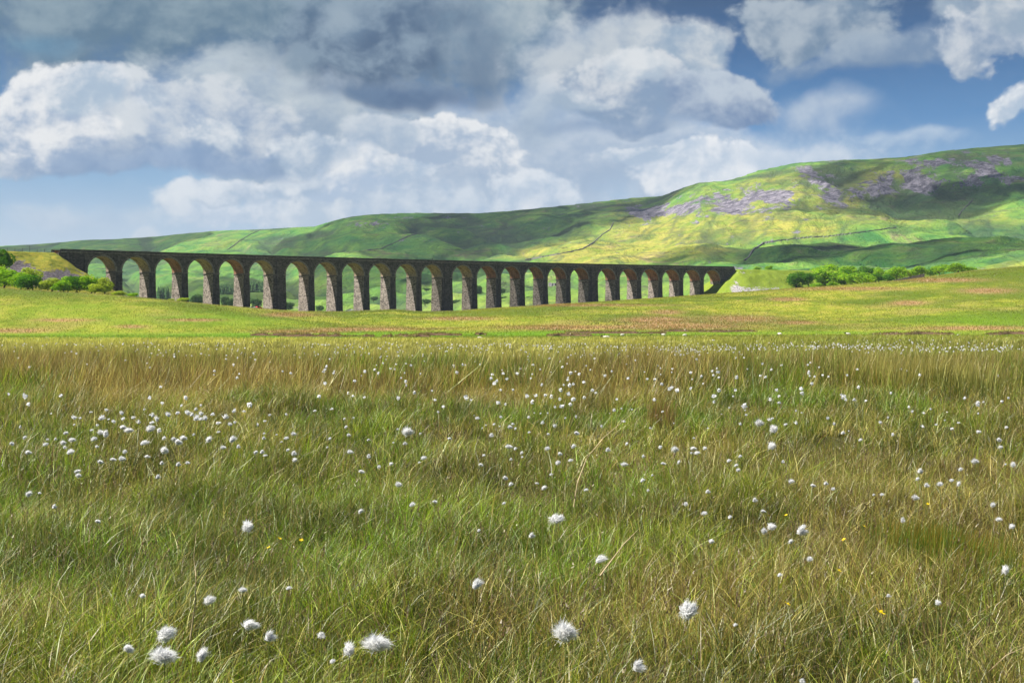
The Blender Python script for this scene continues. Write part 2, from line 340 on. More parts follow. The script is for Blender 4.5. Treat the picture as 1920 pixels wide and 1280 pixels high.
def hill_mat():
    m_, n, o = mat('hills'); g = n.new('ShaderNodeNewGeometry').outputs['Position']
    gs = n.vm('MULTIPLY', g, (1, .55, 1.6))
    scree = attr(n, 'scree', True); warm = attr(n, 'warm', True); heath_shade = attr(n, 'heath_shade', True); fields = attr(n, 'fields', True); gully = attr(n, 'gully', True)
    f1 = n.noise(gs, .0045, 7, .66); f2 = n.noise(gs, .03, 6, .7); f3 = n.noise(gs, .0018, 4, .6); f4 = n.noise(gs, .012, 6, .7, 1.0)
    green = n.mix(n.mr(f4, .35, .65), (.050, .175, .040), (.180, .33, .045))
    yel = n.mix(n.mr(f2, .35, .65), (.22, .28, .035), (.40, .36, .07))
    c = n.mix(n.mr(n.m('ADD', n.m('MULTIPLY', warm, .55), n.m('MULTIPLY', f1, .9)), .50, .80), green, yel)
    c = n.mix(n.mr(f4, .56, .70, 0, .65), c, (.30, .20, .14))
    hth = n.mr(n.m('ADD', n.m('MULTIPLY', heath_shade, .5), n.m('MULTIPLY', f4, .8)), .58, .80)
    c = n.mix(n.m('MULTIPLY', hth, .8), c, (.12, .115, .07))  # darkens the fell; on its lower right slope this paints shade
    c = n.mix(n.m('MULTIPLY', fields, .8), c, n.mix(n.mr(f1, .4, .6), (.13, .26, .035), (.26, .33, .06)))
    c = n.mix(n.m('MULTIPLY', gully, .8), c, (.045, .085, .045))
    f5 = n.noise(n.vm('MULTIPLY', g, (1, .4, .5)), .022, 6, .75, .4)
    sm = n.mr(n.m('ADD', scree, n.m('MULTIPLY', n.m('SUBTRACT', f5, .5), 3.4)), .44, .62)
    rock = n.mix(n.mr(n.noise(g, .06, 6, .8), .40, .60), (.085, .08, .105), (.29, .265, .31))
    c = n.mix(sm, c, rock)
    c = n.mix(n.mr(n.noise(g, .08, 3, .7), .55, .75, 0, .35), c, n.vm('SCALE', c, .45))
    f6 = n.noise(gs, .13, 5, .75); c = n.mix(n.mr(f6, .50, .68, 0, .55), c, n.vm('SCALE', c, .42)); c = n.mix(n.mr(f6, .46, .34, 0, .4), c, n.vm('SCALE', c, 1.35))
    tl = n.m('ABSOLUTE', n.m('SUBTRACT', n.noise(n.vm('MULTIPLY', g, (.0022, .0022, .05)), 1.0, 5, .6), .5))
    c = n.mix(n.m('MULTIPLY', n.mr(tl, .016, .004), n.mr(f4, .42, .55, 0, .55)), c, (.07, .075, .06))
    bh = n.m('ADD', n.m('MULTIPLY', f4, 10), n.m('MULTIPLY', f2, 5))
    principled(n, o, c, .95, .1, bh, .8, 2.5); return m_
def foliage_mat(name, c1, c2, trans=.35):
    m_, n, o = mat(name); g = n.new('ShaderNodeNewGeometry')
    rnd = g.outputs['Random Per Island']; f = n.noise(g.outputs['Position'], .5, 3)
    c = n.mix(rnd, c1, c2); c = n.mix(n.mr(f, .4, .6, 0, .5), c, n.vm('SCALE', c, .7))
    d = n.new('ShaderNodeBsdfDiffuse'); t = n.new('ShaderNodeBsdfTranslucent'); mx = n.new('ShaderNodeMixShader')
    n.put(d.inputs[0], c); n.put(t.inputs[0], n.vm('MULTIPLY', c, (1.15, 1.15, .6))); mx.inputs[0].default_value = trans
    n.l.new(d.outputs[0], mx.inputs[1]); n.l.new(t.outputs[0], mx.inputs[2]); n.l.new(mx.outputs[0], o.inputs[0]); return m_
def blade_mat(name):
    m_, n, o = mat(name); c = attr(n, 'col')
    d = n.new('ShaderNodeBsdfDiffuse'); t = n.new('ShaderNodeBsdfTranslucent'); mx = n.new('ShaderNodeMixShader')
    gl = n.new('ShaderNodeBsdfGlossy'); gl.inputs['Roughness'].default_value = .45; n.put(gl.inputs[0], (.9, .9, .8))
    n.put(d.inputs[0], c); n.put(t.inputs[0], c); mx.inputs[0].default_value = .38
    n.l.new(d.outputs[0], mx.inputs[1]); n.l.new(t.outputs[0], mx.inputs[2])
    m2 = n.new('ShaderNodeMixShader'); m2.inputs[0].default_value = .05; n.l.new(mx.outputs[0], m2.inputs[1]); n.l.new(gl.outputs[0], m2.inputs[2])
    n.l.new(m2.outputs[0], o.inputs[0]); return m_
def stone_mat(name, dark, light, rough_blocks, bw=1.1, bh=.42, bstr=.8, bdist=.12, stain=.6):
    m_, n, o = mat(name); t = n.new('ShaderNodeUVMap').outputs[0]
    br = n.new('ShaderNodeTexBrick'); n.put(br.inputs['Vector'], t); br.inputs['Scale'].default_value = 1
    br.inputs['Brick Width'].default_value = bw; br.inputs['Row Height'].default_value = bh; br.inputs['Mortar Size'].default_value = .035; br.inputs['Mortar Smooth'].default_value = .4
    br.inputs['Color1'].default_value = (.25, .25, .25, 1); br.inputs['Color2'].default_value = (1, 1, 1, 1); br.inputs['Mortar'].default_value = (0, 0, 0, 1); br.inputs['Bias'].default_value = 0
    f1 = n.noise(t, .16, 5, .65); f2 = n.noise(t, 1.6, 5, .7); f3 = n.noise(n.vm('MULTIPLY', t, (1.2, .12, 1)), 1.0, 4, .6)
    k = n.m('ADD', n.m('MULTIPLY', br.outputs[0], .55), n.m('MULTIPLY', f2, .55))
    c = n.mix(n.mr(k, .2, .95), dark, light)
    c = n.mix(n.m('MULTIPLY', n.mr(n.m('ADD', f1, n.m('MULTIPLY', f3, .6)), .72, .98), stain), c, n.vm('SCALE', c, .38))
    c = n.mix(br.outputs['Fac'], c, n.vm('SCALE', c, .35))
    h = n.m('ADD', n.m('MULTIPLY', n.m('SUBTRACT', 1.0, br.outputs['Fac']), .6), n.m('MULTIPLY', f2, rough_blocks))
    principled(n, o, c, .92, .15, h, bstr, bdist); return m_
M = {}
M['ground'] = ground_mat(); M['hills'] = hill_mat()
M['blade'] = blade_mat('grass_blades')
M['stone'] = stone_mat('weathered_stone', (.036, .033, .035), (.165, .15, .145), 1.0)
M['ring'] = stone_mat('arch_stone', (.10, .09, .085), (.32, .29, .26), .4, bw=.9, bh=.5)
M['rock'] = stone_mat('rock_faced_stone', (.10, .085, .075), (.62, .53, .45), 2.0, bw=1.2, bh=.6, bstr=1.0, bdist=.6, stain=.45)
M['brick'] = stone_mat('soffit_brick', (.28, .125, .075), (.62, .34, .20), .3, bw=.5, bh=.16, bstr=.3, bdist=.03, stain=.9)
M['soffit'] = stone_mat('soffit_stone', (.22, .17, .12), (.56, .44, .31), .4, bw=.9, bh=.4, bstr=.4, bdist=.06, stain=.9)
M['hole'] = simple('hole_dark', (.008, .008, .009), .9, .1)
M['coping'] = simple('coping_stone', (.12, .11, .105), .9, .15, .4, .6)
M['ballast'] = simple('ballast', (.16, .145, .13), .95, .1, .3, 4)
M['bark'] = simple('bark', (.07, .055, .04), .9, .1)
M['wallstone'] = simple('dry_stone', (.17, .16, .16), .95, .1, .5, .6)
M['leafA'] = foliage_mat('leaf_fresh', (.16, .38, .015), (.40, .60, .04), .5)
M['leafB'] = foliage_mat('leaf_deep', (.045, .17, .012), (.14, .32, .02), .4)
M['leafC'] = foliage_mat('leaf_yellow', (.30, .42, .035), (.48, .56, .08), .5)
M['leafD'] = foliage_mat('leaf_far', (.05, .12, .045), (.11, .20, .06))  # bluish far leaves, some haze mixed into their colour
M['metal'] = simple('fence_metal', (.10, .10, .105), .6, .4)
M['rust'] = simple('rusty_metal', (.26, .10, .04), .8, .2)
M['wool'] = simple('wool', (.72, .69, .62), .95, .05, .12, 9)
M['face'] = simple('sheep_face', (.05, .045, .04), .8, .2)
M['cotton'] = None
# ------------------------------------------------------------------ ground and hills
def polar_sheet(name, dlist, step, half, outer, material, z_of, attrs_of):
    cen = np.arange(-half, half + 1e-6, step); o_ = np.linspace(half, 2 * math.pi - half, outer + 1)[1:-1]
    az = np.concatenate([cen, o_]); n = len(az); m = len(dlist)
    A, D = np.meshgrid(az, dlist)
    A2 = (A + math.pi) % (2 * math.pi) - math.pi
    r = D / np.cos(np.clip(A2, -.87, .87))
    x = r * np.sin(A); y = r * np.cos(A); z = z_of(x, y)
    i = np.arange(m - 1)[:, None] * n; j = np.arange(n)[None, :]; j2 = (j + 1) % n
    f = np.stack([i + j, i + n + j, i + n + j2, i + j2], -1).reshape(-1, 4)
    co = np.stack([x, y, z], -1).reshape(-1, 3)
    return mesh_np(name, co, f[:, ::-1], material, smooth=True, attrs={k: v.ravel() for k, v in attrs_of(x, y).items()})
def blob(p, q, cx, cy, rx, ry): return np.exp(-(((p - cx) / rx) ** 2 + ((q - cy) / ry) ** 2))
def ground_attrs(x, y):
    az, p, D = polar(x, y); q = HY - F * (terrain(x, y) - EYE) / np.maximum(D, 1)
    bog = 1 - sst(60, 80, D + (fbm(x * .1, y * .1, 2, 4) - .5) * 8)
    nz = fbm(x * .05, y * .03, 4, 50)
    brown = np.zeros_like(x)
    for cx, cy, rx, ry in [(1395, 598, 70, 7), (1250, 585, 30, 4), (1220, 600, 60, 6), (1290, 612, 130, 6), (1060, 614, 110, 4), (700, 617, 110, 3), (560, 622, 80, 3), (1500, 605, 40, 3), (1475, 561, 30, 3), (1700, 568, 30, 4), (1820, 615, 110, 4), (860, 597, 60, 3), (250, 612, 30, 3), (120, 600, 60, 3), (1590, 541, 100, 3), (1100, 572, 140, 2), (1760, 525, 80, 4), (1850, 545, 50, 5), (360, 600, 60, 3), (540, 590, 50, 4), (30, 620, 60, 4)]:
        brown += blob(p, q, cx, cy, rx, ry)
    brown = np.clip(brown * 1.5 * (nz + .35), 0, 1)
    lush = blob(p, q, 250, 630, 420, 6) + .9 * blob(p, q, 780, 627, 500, 5) + .8 * blob(p, q, 1300, 624, 500, 4) + .9 * blob(p, q, 350, 600, 170, 13) + .6 * blob(p, q, 150, 575, 120, 8) + .5 * blob(p, q, 1850, 605, 160, 26) + .4 * blob(p, q, 80, 590, 100, 12)
    lush = np.clip(lush * (.4 + nz), 0, 1) * (1 - brown)
    return dict(bog=bog, brown=brown, lush=lush)
dl = np.concatenate([np.geomspace(.4, 325, 190), np.linspace(328, 640, 120), np.linspace(648, 1040, 40)])
ground = polar_sheet('ground', dl, .0016, .62, 90, M['ground'], terrain, ground_attrs)
tag(ground, 'peaty bog plain and grassy meadow rising to the foot of the viaduct', 'ground', kind='structure')
# scree, bracken and heath areas of the fell by place; the last also paints cloud shade lower right
def hill_attrs(x, y):
    az, p, D = polar(x, y); q = HY - F * (terrain(x, y) - EYE) / np.maximum(D, 1)
    scree = np.zeros_like(x)
    for cx, cy, rx, ry, a in [(1240, 395, 60, 14, 1), (1330, 388, 90, 18, .85), (1380, 378, 40, 22, .9), (1430, 372, 40, 20, .8), (1470, 376, 26, 24, .95), (1215, 402, 30, 8, 1), (1520, 322, 36, 16, .9), (1545, 345, 30, 20, .8), (1560, 372, 24, 14, .8), (1610, 360, 40, 22, 1), (1700, 345, 60, 20, 1), (1780, 340, 90, 18, .95), (1880, 335, 60, 12, .85), (1555, 390, 40, 6, .9), (1830, 305, 110, 20, .7), (1495, 436, 16, 5, 1.1), (700, 420, 45, 6, .8), (740, 408, 60, 4, .7), (850, 412, 40, 8, .6), (640, 445, 14, 12, .6), (1300, 365, 40, 10, .5), (1720, 305, 60, 8, .55), (590, 462, 10, 8, .5)]:
        scree += a * blob(p, q, cx, cy, rx, ry)
    warm = 1.0 * blob(p, q, 1350, 430, 330, 42) + .9 * blob(p, q, 1550, 345, 260, 50) + .8 * blob(p, q, 1200, 470, 200, 25) + .5 * blob(p, q, 480, 452, 160, 16) + .7 * blob(p, q, 1080, 480, 160, 20) + .6 * blob(p, q, 1850, 420, 120, 25) + .5 * blob(p, q, 1880, 500, 80, 14) - .5 * blob(p, q, 850, 440, 220, 30) - .5 * blob(p, q, 1650, 460, 260, 34)
    heath_shade = .5 * blob(p, q, 1680, 470, 240, 24) + .7 * blob(p, q, 1850, 300, 140, 20) + .4 * blob(p, q, 760, 420, 120, 12) + .5 * blob(p, q, 800, 480, 200, 10)
    gl_ = np.abs(fbm(x * .0042 + y * .0012, y * .0016 + 3, 4, 21) - .5) * 2; gl2 = np.abs(fbm(x * .011 - y * .003, y * .005, 4, 64) - .5) * 2
    gully = sst(.16, .02, gl_) * .9 + sst(.14, .02, gl2) * .6
    fields = sst(505, 560, q + (fbm(x * .004, y * .004, 3, 60) - .5) * 30) * (p < 1500)
    return dict(scree=np.clip(scree * (.52 + .42 * sst(.36, .60, fbm(x * .02, y * .008, 4, 66))), 0, 1.0), warm=warm * .55, heath_shade=heath_shade, fields=fields, gully=np.clip(gully, 0, 1) * sst(250, 300, q))
dl = np.concatenate([np.linspace(1000, 4650, 330), np.geomspace(4700, 9500, 16)])
hz = lambda x, y: terrain(x, y) - .6 * (1 - sst(1000, 1040, polar(x, y)[2]))
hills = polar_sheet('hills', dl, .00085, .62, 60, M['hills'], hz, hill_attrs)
tag(hills, 'long green fell with grey scree rising behind the viaduct', 'hill', kind='structure')
def hit(pxx, pyy, dmin, dmax, n=1500):
    """first terrain point on the sight line through a photo position, between two distances"""
    D = np.linspace(dmin, dmax, n); x = (pxx - 960) / F * D; z = terrain(x, D); s = EYE + (HY - pyy) / F * D
    k = np.argmax(z >= s) if (z >= s).any() else n - 1
    return float(x[k]), float(D[k]), float(z[k])
def tz(x, y): return float(terrain(x, y))
# ------------------------------------------------------------------ viaduct
via = empty('railway_viaduct', (*vpos(200, 5), 0))
tag(via, 'long dark stone railway viaduct of twenty-four arches crossing the moor', 'viaduct')
OX, OY = via.location.x, via.location.y
def vp(s, off, z): a, b = vpos(s, off); return (a - OX, b - OY, z)
T = VP['T']
def add_uv(o, uvs):
    uv = o.data.uv_layers.new(name='UVMap'); uv.data.foreach_set('uv', np.asarray(uvs, np.float32).ravel())
class VM(MB):
    def __init__(s): super().__init__(); s.uv = []
    def q4(s, a, b, c, d, uv, m=0): s.quad(a, b, c, d, m); s.uv += uv
    def fin(s, name, mats, parent):
        o = s.build(name, mats, parent); add_uv(o, s.uv); return o
TOPZ = lambda s: zs(s) + 6.85 + VP['top']         # top of the parapet
COR = lambda s: TOPZ(s) - 1.55                    # cornice level
rs_ = np.random.default_rng(3)
stone_soffits = {0, 1, 3, 5, 6, 7, 8, 9, 10, 11, 12}
for i in range(24):
    a0, a1 = S0[i], S1[i]; c = (a0 + a1) / 2; r = VP['span'] / 2
    left = a0 - (6.0 if i == 0 else (VP['w2'] if i - 1 in (5, 11, 17) else VP['w']) / 2)
    right = a1 + (6.0 if i == 23 else (VP['w2'] if i in (5, 11, 17) else VP['w']) / 2)
    n = 22
    xs = [left] + [c - r * math.cos(math.pi * j / n) for j in range(n + 1)] + [right]
    zl = [0] + [r * math.sin(math.pi * j / n) for j in range(n + 1)] + [0]
    b = VM()
    for j in range(len(xs) - 1):
        s0, s1 = xs[j], xs[j + 1]; z0, z1 = zs(s0) + zl[j], zs(s1) + zl[j + 1]
        if j == 0: z1 = zs(s1)
        for off, flip in ((0.0, False), (T, True)):
            p = [vp(s0, off, z0), vp(s1, off, z1), vp(s1, off, COR(s1)), vp(s0, off, COR(s0))]; u = [(s0, z0), (s1, z1), (s1, COR(s1)), (s0, COR(s0))]
            if flip: p.reverse(); u.reverse()
            b.q4(*p, u)
        b.q4(vp(s0, 0, COR(s0)), vp(s1, 0, COR(s1)), vp(s1, T, COR(s1)), vp(s0, T, COR(s0)), [(s0, 0), (s1, 0), (s1, T), (s0, T)])
    ar = b.fin('arch', [M['stone']], via)
    b = VM(); acc = 0
    for j in range(1, len(xs) - 2):
        s0, s1 = xs[j], xs[j + 1]; z0, z1 = zs(s0) + zl[j], zs(s1) + zl[j + 1]; L = math.hypot(s1 - s0, z1 - z0)
        b.q4(vp(s0, 0, z0), vp(s0, T, z0), vp(s1, T, z1), vp(s1, 0, z1), [(0, acc), (T, acc), (T, acc + L), (0, acc + L)]); acc += L
    sf = b.fin('brick_soffit' if i not in stone_soffits else 'soffit', [M['soffit'] if i in stone_soffits else M['brick']], ar)
    for off, o2 in ((-.07, 0.0), (T + .07, T)):          # ring of voussoirs, a little proud of the wall
        b = VM(); acc = 0
        for j in range(1, len(xs) - 2):
            t0, t1 = math.pi * (j - 1) / n, math.pi * j / n; ro = r + .85
            f = lambda t, rr: (c - rr * math.cos(t), zs(c) + rr * math.sin(t))
            (x0, z0), (x1, z1), (x2, z2), (x3, z3) = f(t0, r), f(t1, r), f(t1, ro), f(t0, ro)
            dz = lambda x_: VP['g'] * (x_ - c)
            P_ = [(x0, z0 + dz(x0)), (x1, z1 + dz(x1)), (x2, z2 + dz(x2)), (x3, z3 + dz(x3))]
            q = [vp(x_, off, z_) for x_, z_ in P_]; k = [(0, acc), (0, acc + 1), (.85, acc + 1), (.85, acc)]
            if off > 0: q = q[::-1]
            b.q4(*q, k)
            qi = [vp(x_, o2, z_) for x_, z_ in P_]; q = [vp(x_, off, z_) for x_, z_ in P_]
            b.q4(q[3], q[2], qi[2], qi[3], k); b.q4(q[1], q[0], qi[0], qi[1], k)
            acc += 1
        b.fin('arch_ring', [M['ring']], ar)
    for dx, dz_, sz in ((-2.4, 1.9, .20), (2.5, 1.9, .20), (-.2, 1.15, .16), (-5.9, -1.1, .22), (5.9, -1.1, .22)):
        if rs_.random() < .25: continue
        s_ = c + dx + rs_.uniform(-.5, .5); z_ = zs(s_) + 6.85 + dz_ * .75; 
        if z_ > COR(s_) - .35: z_ = COR(s_) - .5
        hb = MB(); hb.hexa([vp(s_ - sz, -.09, z_ - sz), vp(s_ + sz, -.09, z_ - sz), vp(s_ + sz, .05, z_ - sz), vp(s_ - sz, .05, z_ - sz), vp(s_ - sz, -.09, z_ + sz), vp(s_ + sz, -.09, z_ + sz), vp(s_ + sz, .05, z_ + sz), vp(s_ - sz, .05, z_ + sz)])
        hb.build('drain_hole', M['hole'], ar)
# piers
for i in range(23):
    s0, s1 = S1[i], S0[i + 1]; c = (s0 + s1) / 2; zt = zs(c); gx, gy = vpos(c, T / 2); zb = min(tz(gx, gy), tz(*vpos(c, -2)), tz(*vpos(c, T + 2))) - 3
    H = zt - zb; b = VM(); nb = 14
    def ring(z, d):      # outline at height z, d below the springing
        e = d / 72
        if d > 9.5: e += .07
        if d > H - 6.5: e += .1
        return [vp(s0 - e * .95, -e, z), vp(s1 + e * .95, -e, z), vp(s1 + e * .95, T + e, z), vp(s0 - e * .95, T + e, z)]
    lv = sorted(set([0, 9.49, 9.51] + [H * j / nb for j in range(1, nb + 1)] + [H - 6.51, H - 6.49]))
    for d0, d1 in zip(lv[:-1], lv[1:]):
        A_, B_ = ring(zt - d1, d1), ring(zt - d0, d0); off = i * 7.3
        wl = [s1 - s0, T, s1 - s0, T]
        for k in range(4):
            k2 = (k + 1) % 4
            b.q4(A_[k], A_[k2], B_[k2], B_[k], [(off, -d1), (off + wl[k], -d1), (off + wl[k], -d0), (off, -d0)], 1 if k in (1, 3) else 0)
    pr = b.fin('pier', [M['stone'], M['rock']], via)
    b = VM(); q = .28
    P8 = [vp(s0 - q, -q, zt - .55), vp(s1 + q, -q, zt - .55), vp(s1 + q, T + q, zt - .55), vp(s0 - q, T + q, zt - .55), vp(s0 - q, -q, zt), vp(s1 + q, -q, zt), vp(s1 + q, T + q, zt), vp(s0 - q, T + q, zt)]
    b.hexa(P8); b.uv = [(u_ * 4, v_ * .5) for _ in b.f for u_, v_ in ((0, 0), (1, 0), (1, 1), (0, 1))]
    b.fin('impost', [M['ring']], pr)
    big_ = i in (5, 11, 17); hw = 1.75 if big_ else .42; pj = .55 if big_ else .22
    zc = COR(c); lvz = [(zb, H / 72 + .17), (zt - 9.5, 9.5 / 72 + .07), (zt, 0), (zc, 0)]
    for side in (0, 1):
        b = VM()
        for (z0, e0), (z1, e1) in zip(lvz[:-1], lvz[1:]):
            def fr(z, e, dx, out): return vp(c + dx, (-e - (pj if out else -.1)) if side == 0 else (T + e + (pj if out else -.1)), z)
            p = [fr(z0, e0, -hw, 1), fr(z0, e0, hw, 1), fr(z1, e1, hw, 1), fr(z1, e1, -hw, 1)]; pi_ = [fr(z0, e0, -hw, 0), fr(z0, e0, hw, 0), fr(z1, e1, hw, 0), fr(z1, e1, -hw, 0)]
            uvq = [(0, z0), (2 * hw, z0), (2 * hw, z1), (0, z1)]
            b.q4(*p, uvq); b.q4(pi_[0], p[0], p[3], pi_[3], uvq); b.q4(p[1], pi_[1], pi_[2], p[2], uvq)
        b.fin('pilaster', [M['stone']], pr)
# deck, cornice and parapets along the whole length
LO, HI = -13.0, SEND + 12.0
ss = list(np.linspace(LO, HI, 70))
def sweep(name, prof, material, s_list=ss, zf=TOPZ, parent=via):
    b = VM(); L = len(prof)
    for s0, s1 in zip(s_list[:-1], s_list[1:]):
        for j in range(L):
            (o0, h0), (o1, h1) = prof[j], prof[(j + 1) % L]
            b.q4(vp(s0, o0, zf(s0) + h0), vp(s0, o1, zf(s0) + h1), vp(s1, o1, zf(s1) + h1), vp(s1, o0, zf(s1) + h0), [(s0, h0 + o0), (s0, h1 + o1), (s1, h1 + o1), (s1, h0 + o0)])
    for s_, rev in ((s_list[0], False), (s_list[-1], True)):
        if L == 4:
            p = [vp(s_, o_, zf(s_) + h_) for o_, h_ in prof]; b.q4(*(p[::-1] if rev else p), [(0, 0)] * 4)
    return b.fin(name, [material], parent)
sweep('deck', [(.44, -1.2), (T - .44, -1.2), (T - .44, -1.5), (.44, -1.5)], M['ballast'])
for nm, a, b_ in (('cornice', -.42, .5), ('cornice', T - .5, T + .42)):
    sweep(nm, [(a, -1.15), (b_, -1.15), (b_, -1.552), (a, -1.552)], M['ring'])
for a, b_ in ((-.05, .45), (T - .45, T + .05)):
    pa = sweep('parapet', [(a, -.22), (b_, -.22), (b_, -1.148), (a, -1.148)], M['stone'])
    sweep('coping', [(a - .12, 0), (b_ + .12, 0), (b_ + .12, -.218), (a - .12, -.218)], M['coping'], parent=pa)
# refuges standing above the parapet over the wide piers and end piers
# abutments
for s_in, s_out in ((-.001, -14.0), (SEND + .001, SEND + 13.0)):
    lo, hi = min(s_in, s_out), max(s_in, s_out)
    x_, y_ = vpos((lo + hi) / 2, 0); zb = tz(x_, y_) - 4
    b = VM(); q = [(lo, .02), (hi, .02), (hi, T - .02), (lo, T - .02)]; zt_ = lambda s: COR(s) - .01
    pts = [vp(s_, o_, zb) for s_, o_ in q] + [vp(s_, o_, zt_(s_)) for s_, o_ in q]
    for t_, m_ in (((0, 1, 5, 4), 0), ((1, 2, 6, 5), 1), ((2, 3, 7, 6), 0), ((3, 0, 4, 7), 1)):
        wq = hi - lo if t_[0] in (0, 2) else T; b.q4(*[pts[k] for k in t_], [(lo, zb), (lo + wq, zb), (lo + wq, zs(lo) + 9), (lo, zs(lo) + 9)], m_)
    ab = b.fin('abutment', [M['stone'], M['rock']], via)
    for sc_ in ((-9.5, -1.2) if s_in < 1 else (SEND + 1.2, SEND + 9)):
        p = [vp(sc_ - .45, -.3, zb), vp(sc_ + .45, -.3, zb), vp(sc_ + .45, -.3, COR(sc_)), vp(sc_ - .45, -.3, COR(sc_))]; pi_ = [vp(sc_ - .45, .1, zb), vp(sc_ + .45, .1, zb), vp(sc_ + .45, .1, COR(sc_)), vp(sc_ - .45, .1, COR(sc_))]
        u = [(0, zb), (.9, zb), (.9, COR(sc_)), (0, COR(sc_))]
        b = VM(); b.q4(*p, u); b.q4(pi_[0], p[0], p[3], pi_[3], u); b.q4(p[1], pi_[1], pi_[2], p[2], u)
        b.fin('pilaster', [M['stone']], ab)
# ------------------------------------------------------------------ embankments at both ends
def emb_mat():
    m_, n, o = mat('embankment'); g = n.new('ShaderNodeNewGeometry').outputs['Position']; s_ = attr(n, 'scree', True)
    pale = attr(n, 'pale', True)
    f = n.noise(n.vm('MULTIPLY', g, (1, 1, 2.2)), .25, 5, .7, .6); f2 = n.noise(g, 1.2, 4, .7)
    c = n.ramp(f, [(.3, (.10, .13, .015)), (.46, (.24, .25, .03)), (.62, (.36, .31, .04)), (.75, (.28, .20, .05))])
    c = n.mix(n.mr(f2, .55, .7, 0, .6), c, n.vm('SCALE', c, .35))
    c = n.mix(pale, c, n.mix(f, (.13, .22, .02), (.30, .36, .04)))
    sm = n.mr(n.m('ADD', s_, n.m('MULTIPLY', n.m('SUBTRACT', n.noise(g, .45, 5, .75), .5), 2.6)), .42, .62)
    rk = n.mix(n.mr(n.noise(g, 1.1, 4, .8), .4, .62), n.mix(pale, (.10, .085, .095), (.22, .20, .20)), n.mix(pale, (.23, .20, .205), (.62, .58, .56)))
    c = n.mix(sm, c, rk)
    principled(n, o, c, .95, .1, n.m('ADD', f, f2), .9, .6); return m_
M['emb'] = emb_mat()
def embankment(s_start, s_end, cone_at, name, label, right):
    gs_ = np.linspace(0, 1, 150); res = []
    S_ = np.linspace(s_start, s_end, 190); O_ = np.linspace(-62, 70, 150)
    SS, OO = np.meshgrid(S_, O_, indexing='ij')
    th, k = VP['th'], VP['k']; a = th + k * SS
    x = VP['X0'] + (np.sin(a) - math.sin(th)) / k - OO * np.sin(a); y = VP['Z0'] - (np.cos(a) - math.cos(th)) / k + OO * np.cos(a)
    across = np.maximum(np.abs(OO - T / 2) - 5.6, 0)
    along = np.maximum(cone_at - SS, 0) if right else np.maximum(SS - cone_at, 0)
    d = np.hypot(across, along)
    d = np.maximum(d - 1.0, 0) + (fbm(x * .1, y * .1, 3, 70) - .5) * 4.5 * sst(0, 6, d)
    top = VP['h'] + VP['g'] * SS + 6.85 + VP['top'] - 1.9
    slope = .66
    z = top - np.maximum(d, 0) * slope + (fbm(x * .35, y * .35, 3, 71) - .5) * .8 * sst(0, 3, d)
    gz = terrain(x, y) - 1.0; z = np.maximum(z, gz)
    n1, n2 = SS.shape; i = np.arange(n1 - 1)[:, None] * n2; j = np.arange(n2 - 1)[None, :]
    f = np.stack([i + j, i + n2 + j, i + n2 + j + 1, i + j + 1], -1).reshape(-1, 4)
    drop = top - z; nz = fbm(x * .06, y * .06, 3, 72)
    if right:
        p = 960 + F * x / y; q = HY - F * (z - EYE) / y
        scree = .85 * blob(p, q, 1415, 548, 40, 10) + .7 * blob(p, q, 1380, 540, 10, 14) + .45 * blob(p, q, 1455, 545, 16, 8) + .4 * blob(p, q, 1392, 511, 12, 3); pale = np.ones_like(x)
    else:
        p = 960 + F * x / y; q = HY - F * (z - EYE) / y
        scree = 1.2 * blob(p, q, 35, 503, 26, 14) + 1.1 * blob(p, q, 105, 518, 45, 14) + .5 * blob(p, q, 80, 530, 60, 12); pale = np.zeros_like(x)
    co = np.stack([x, y, z], -1).reshape(-1, 3); c0 = np.array([x.mean(), y.mean(), 0]); 
    o = mesh_np(name, co - c0, f, M['emb'], smooth=True, attrs=dict(scree=scree.ravel(), pale=pale.ravel()))
    o.location = c0; tag(o, label, 'embankment', kind='structure')
embankment(-150, 30, -17.0, 'embankment', 'yellow-green railway embankment with bare scree at the left end of the viaduct', False)
embankment(SEND - 38, SEND + 190, SEND + 15.5, 'embankment', 'bright green railway embankment with pale stones at the right end of the viaduct', True)
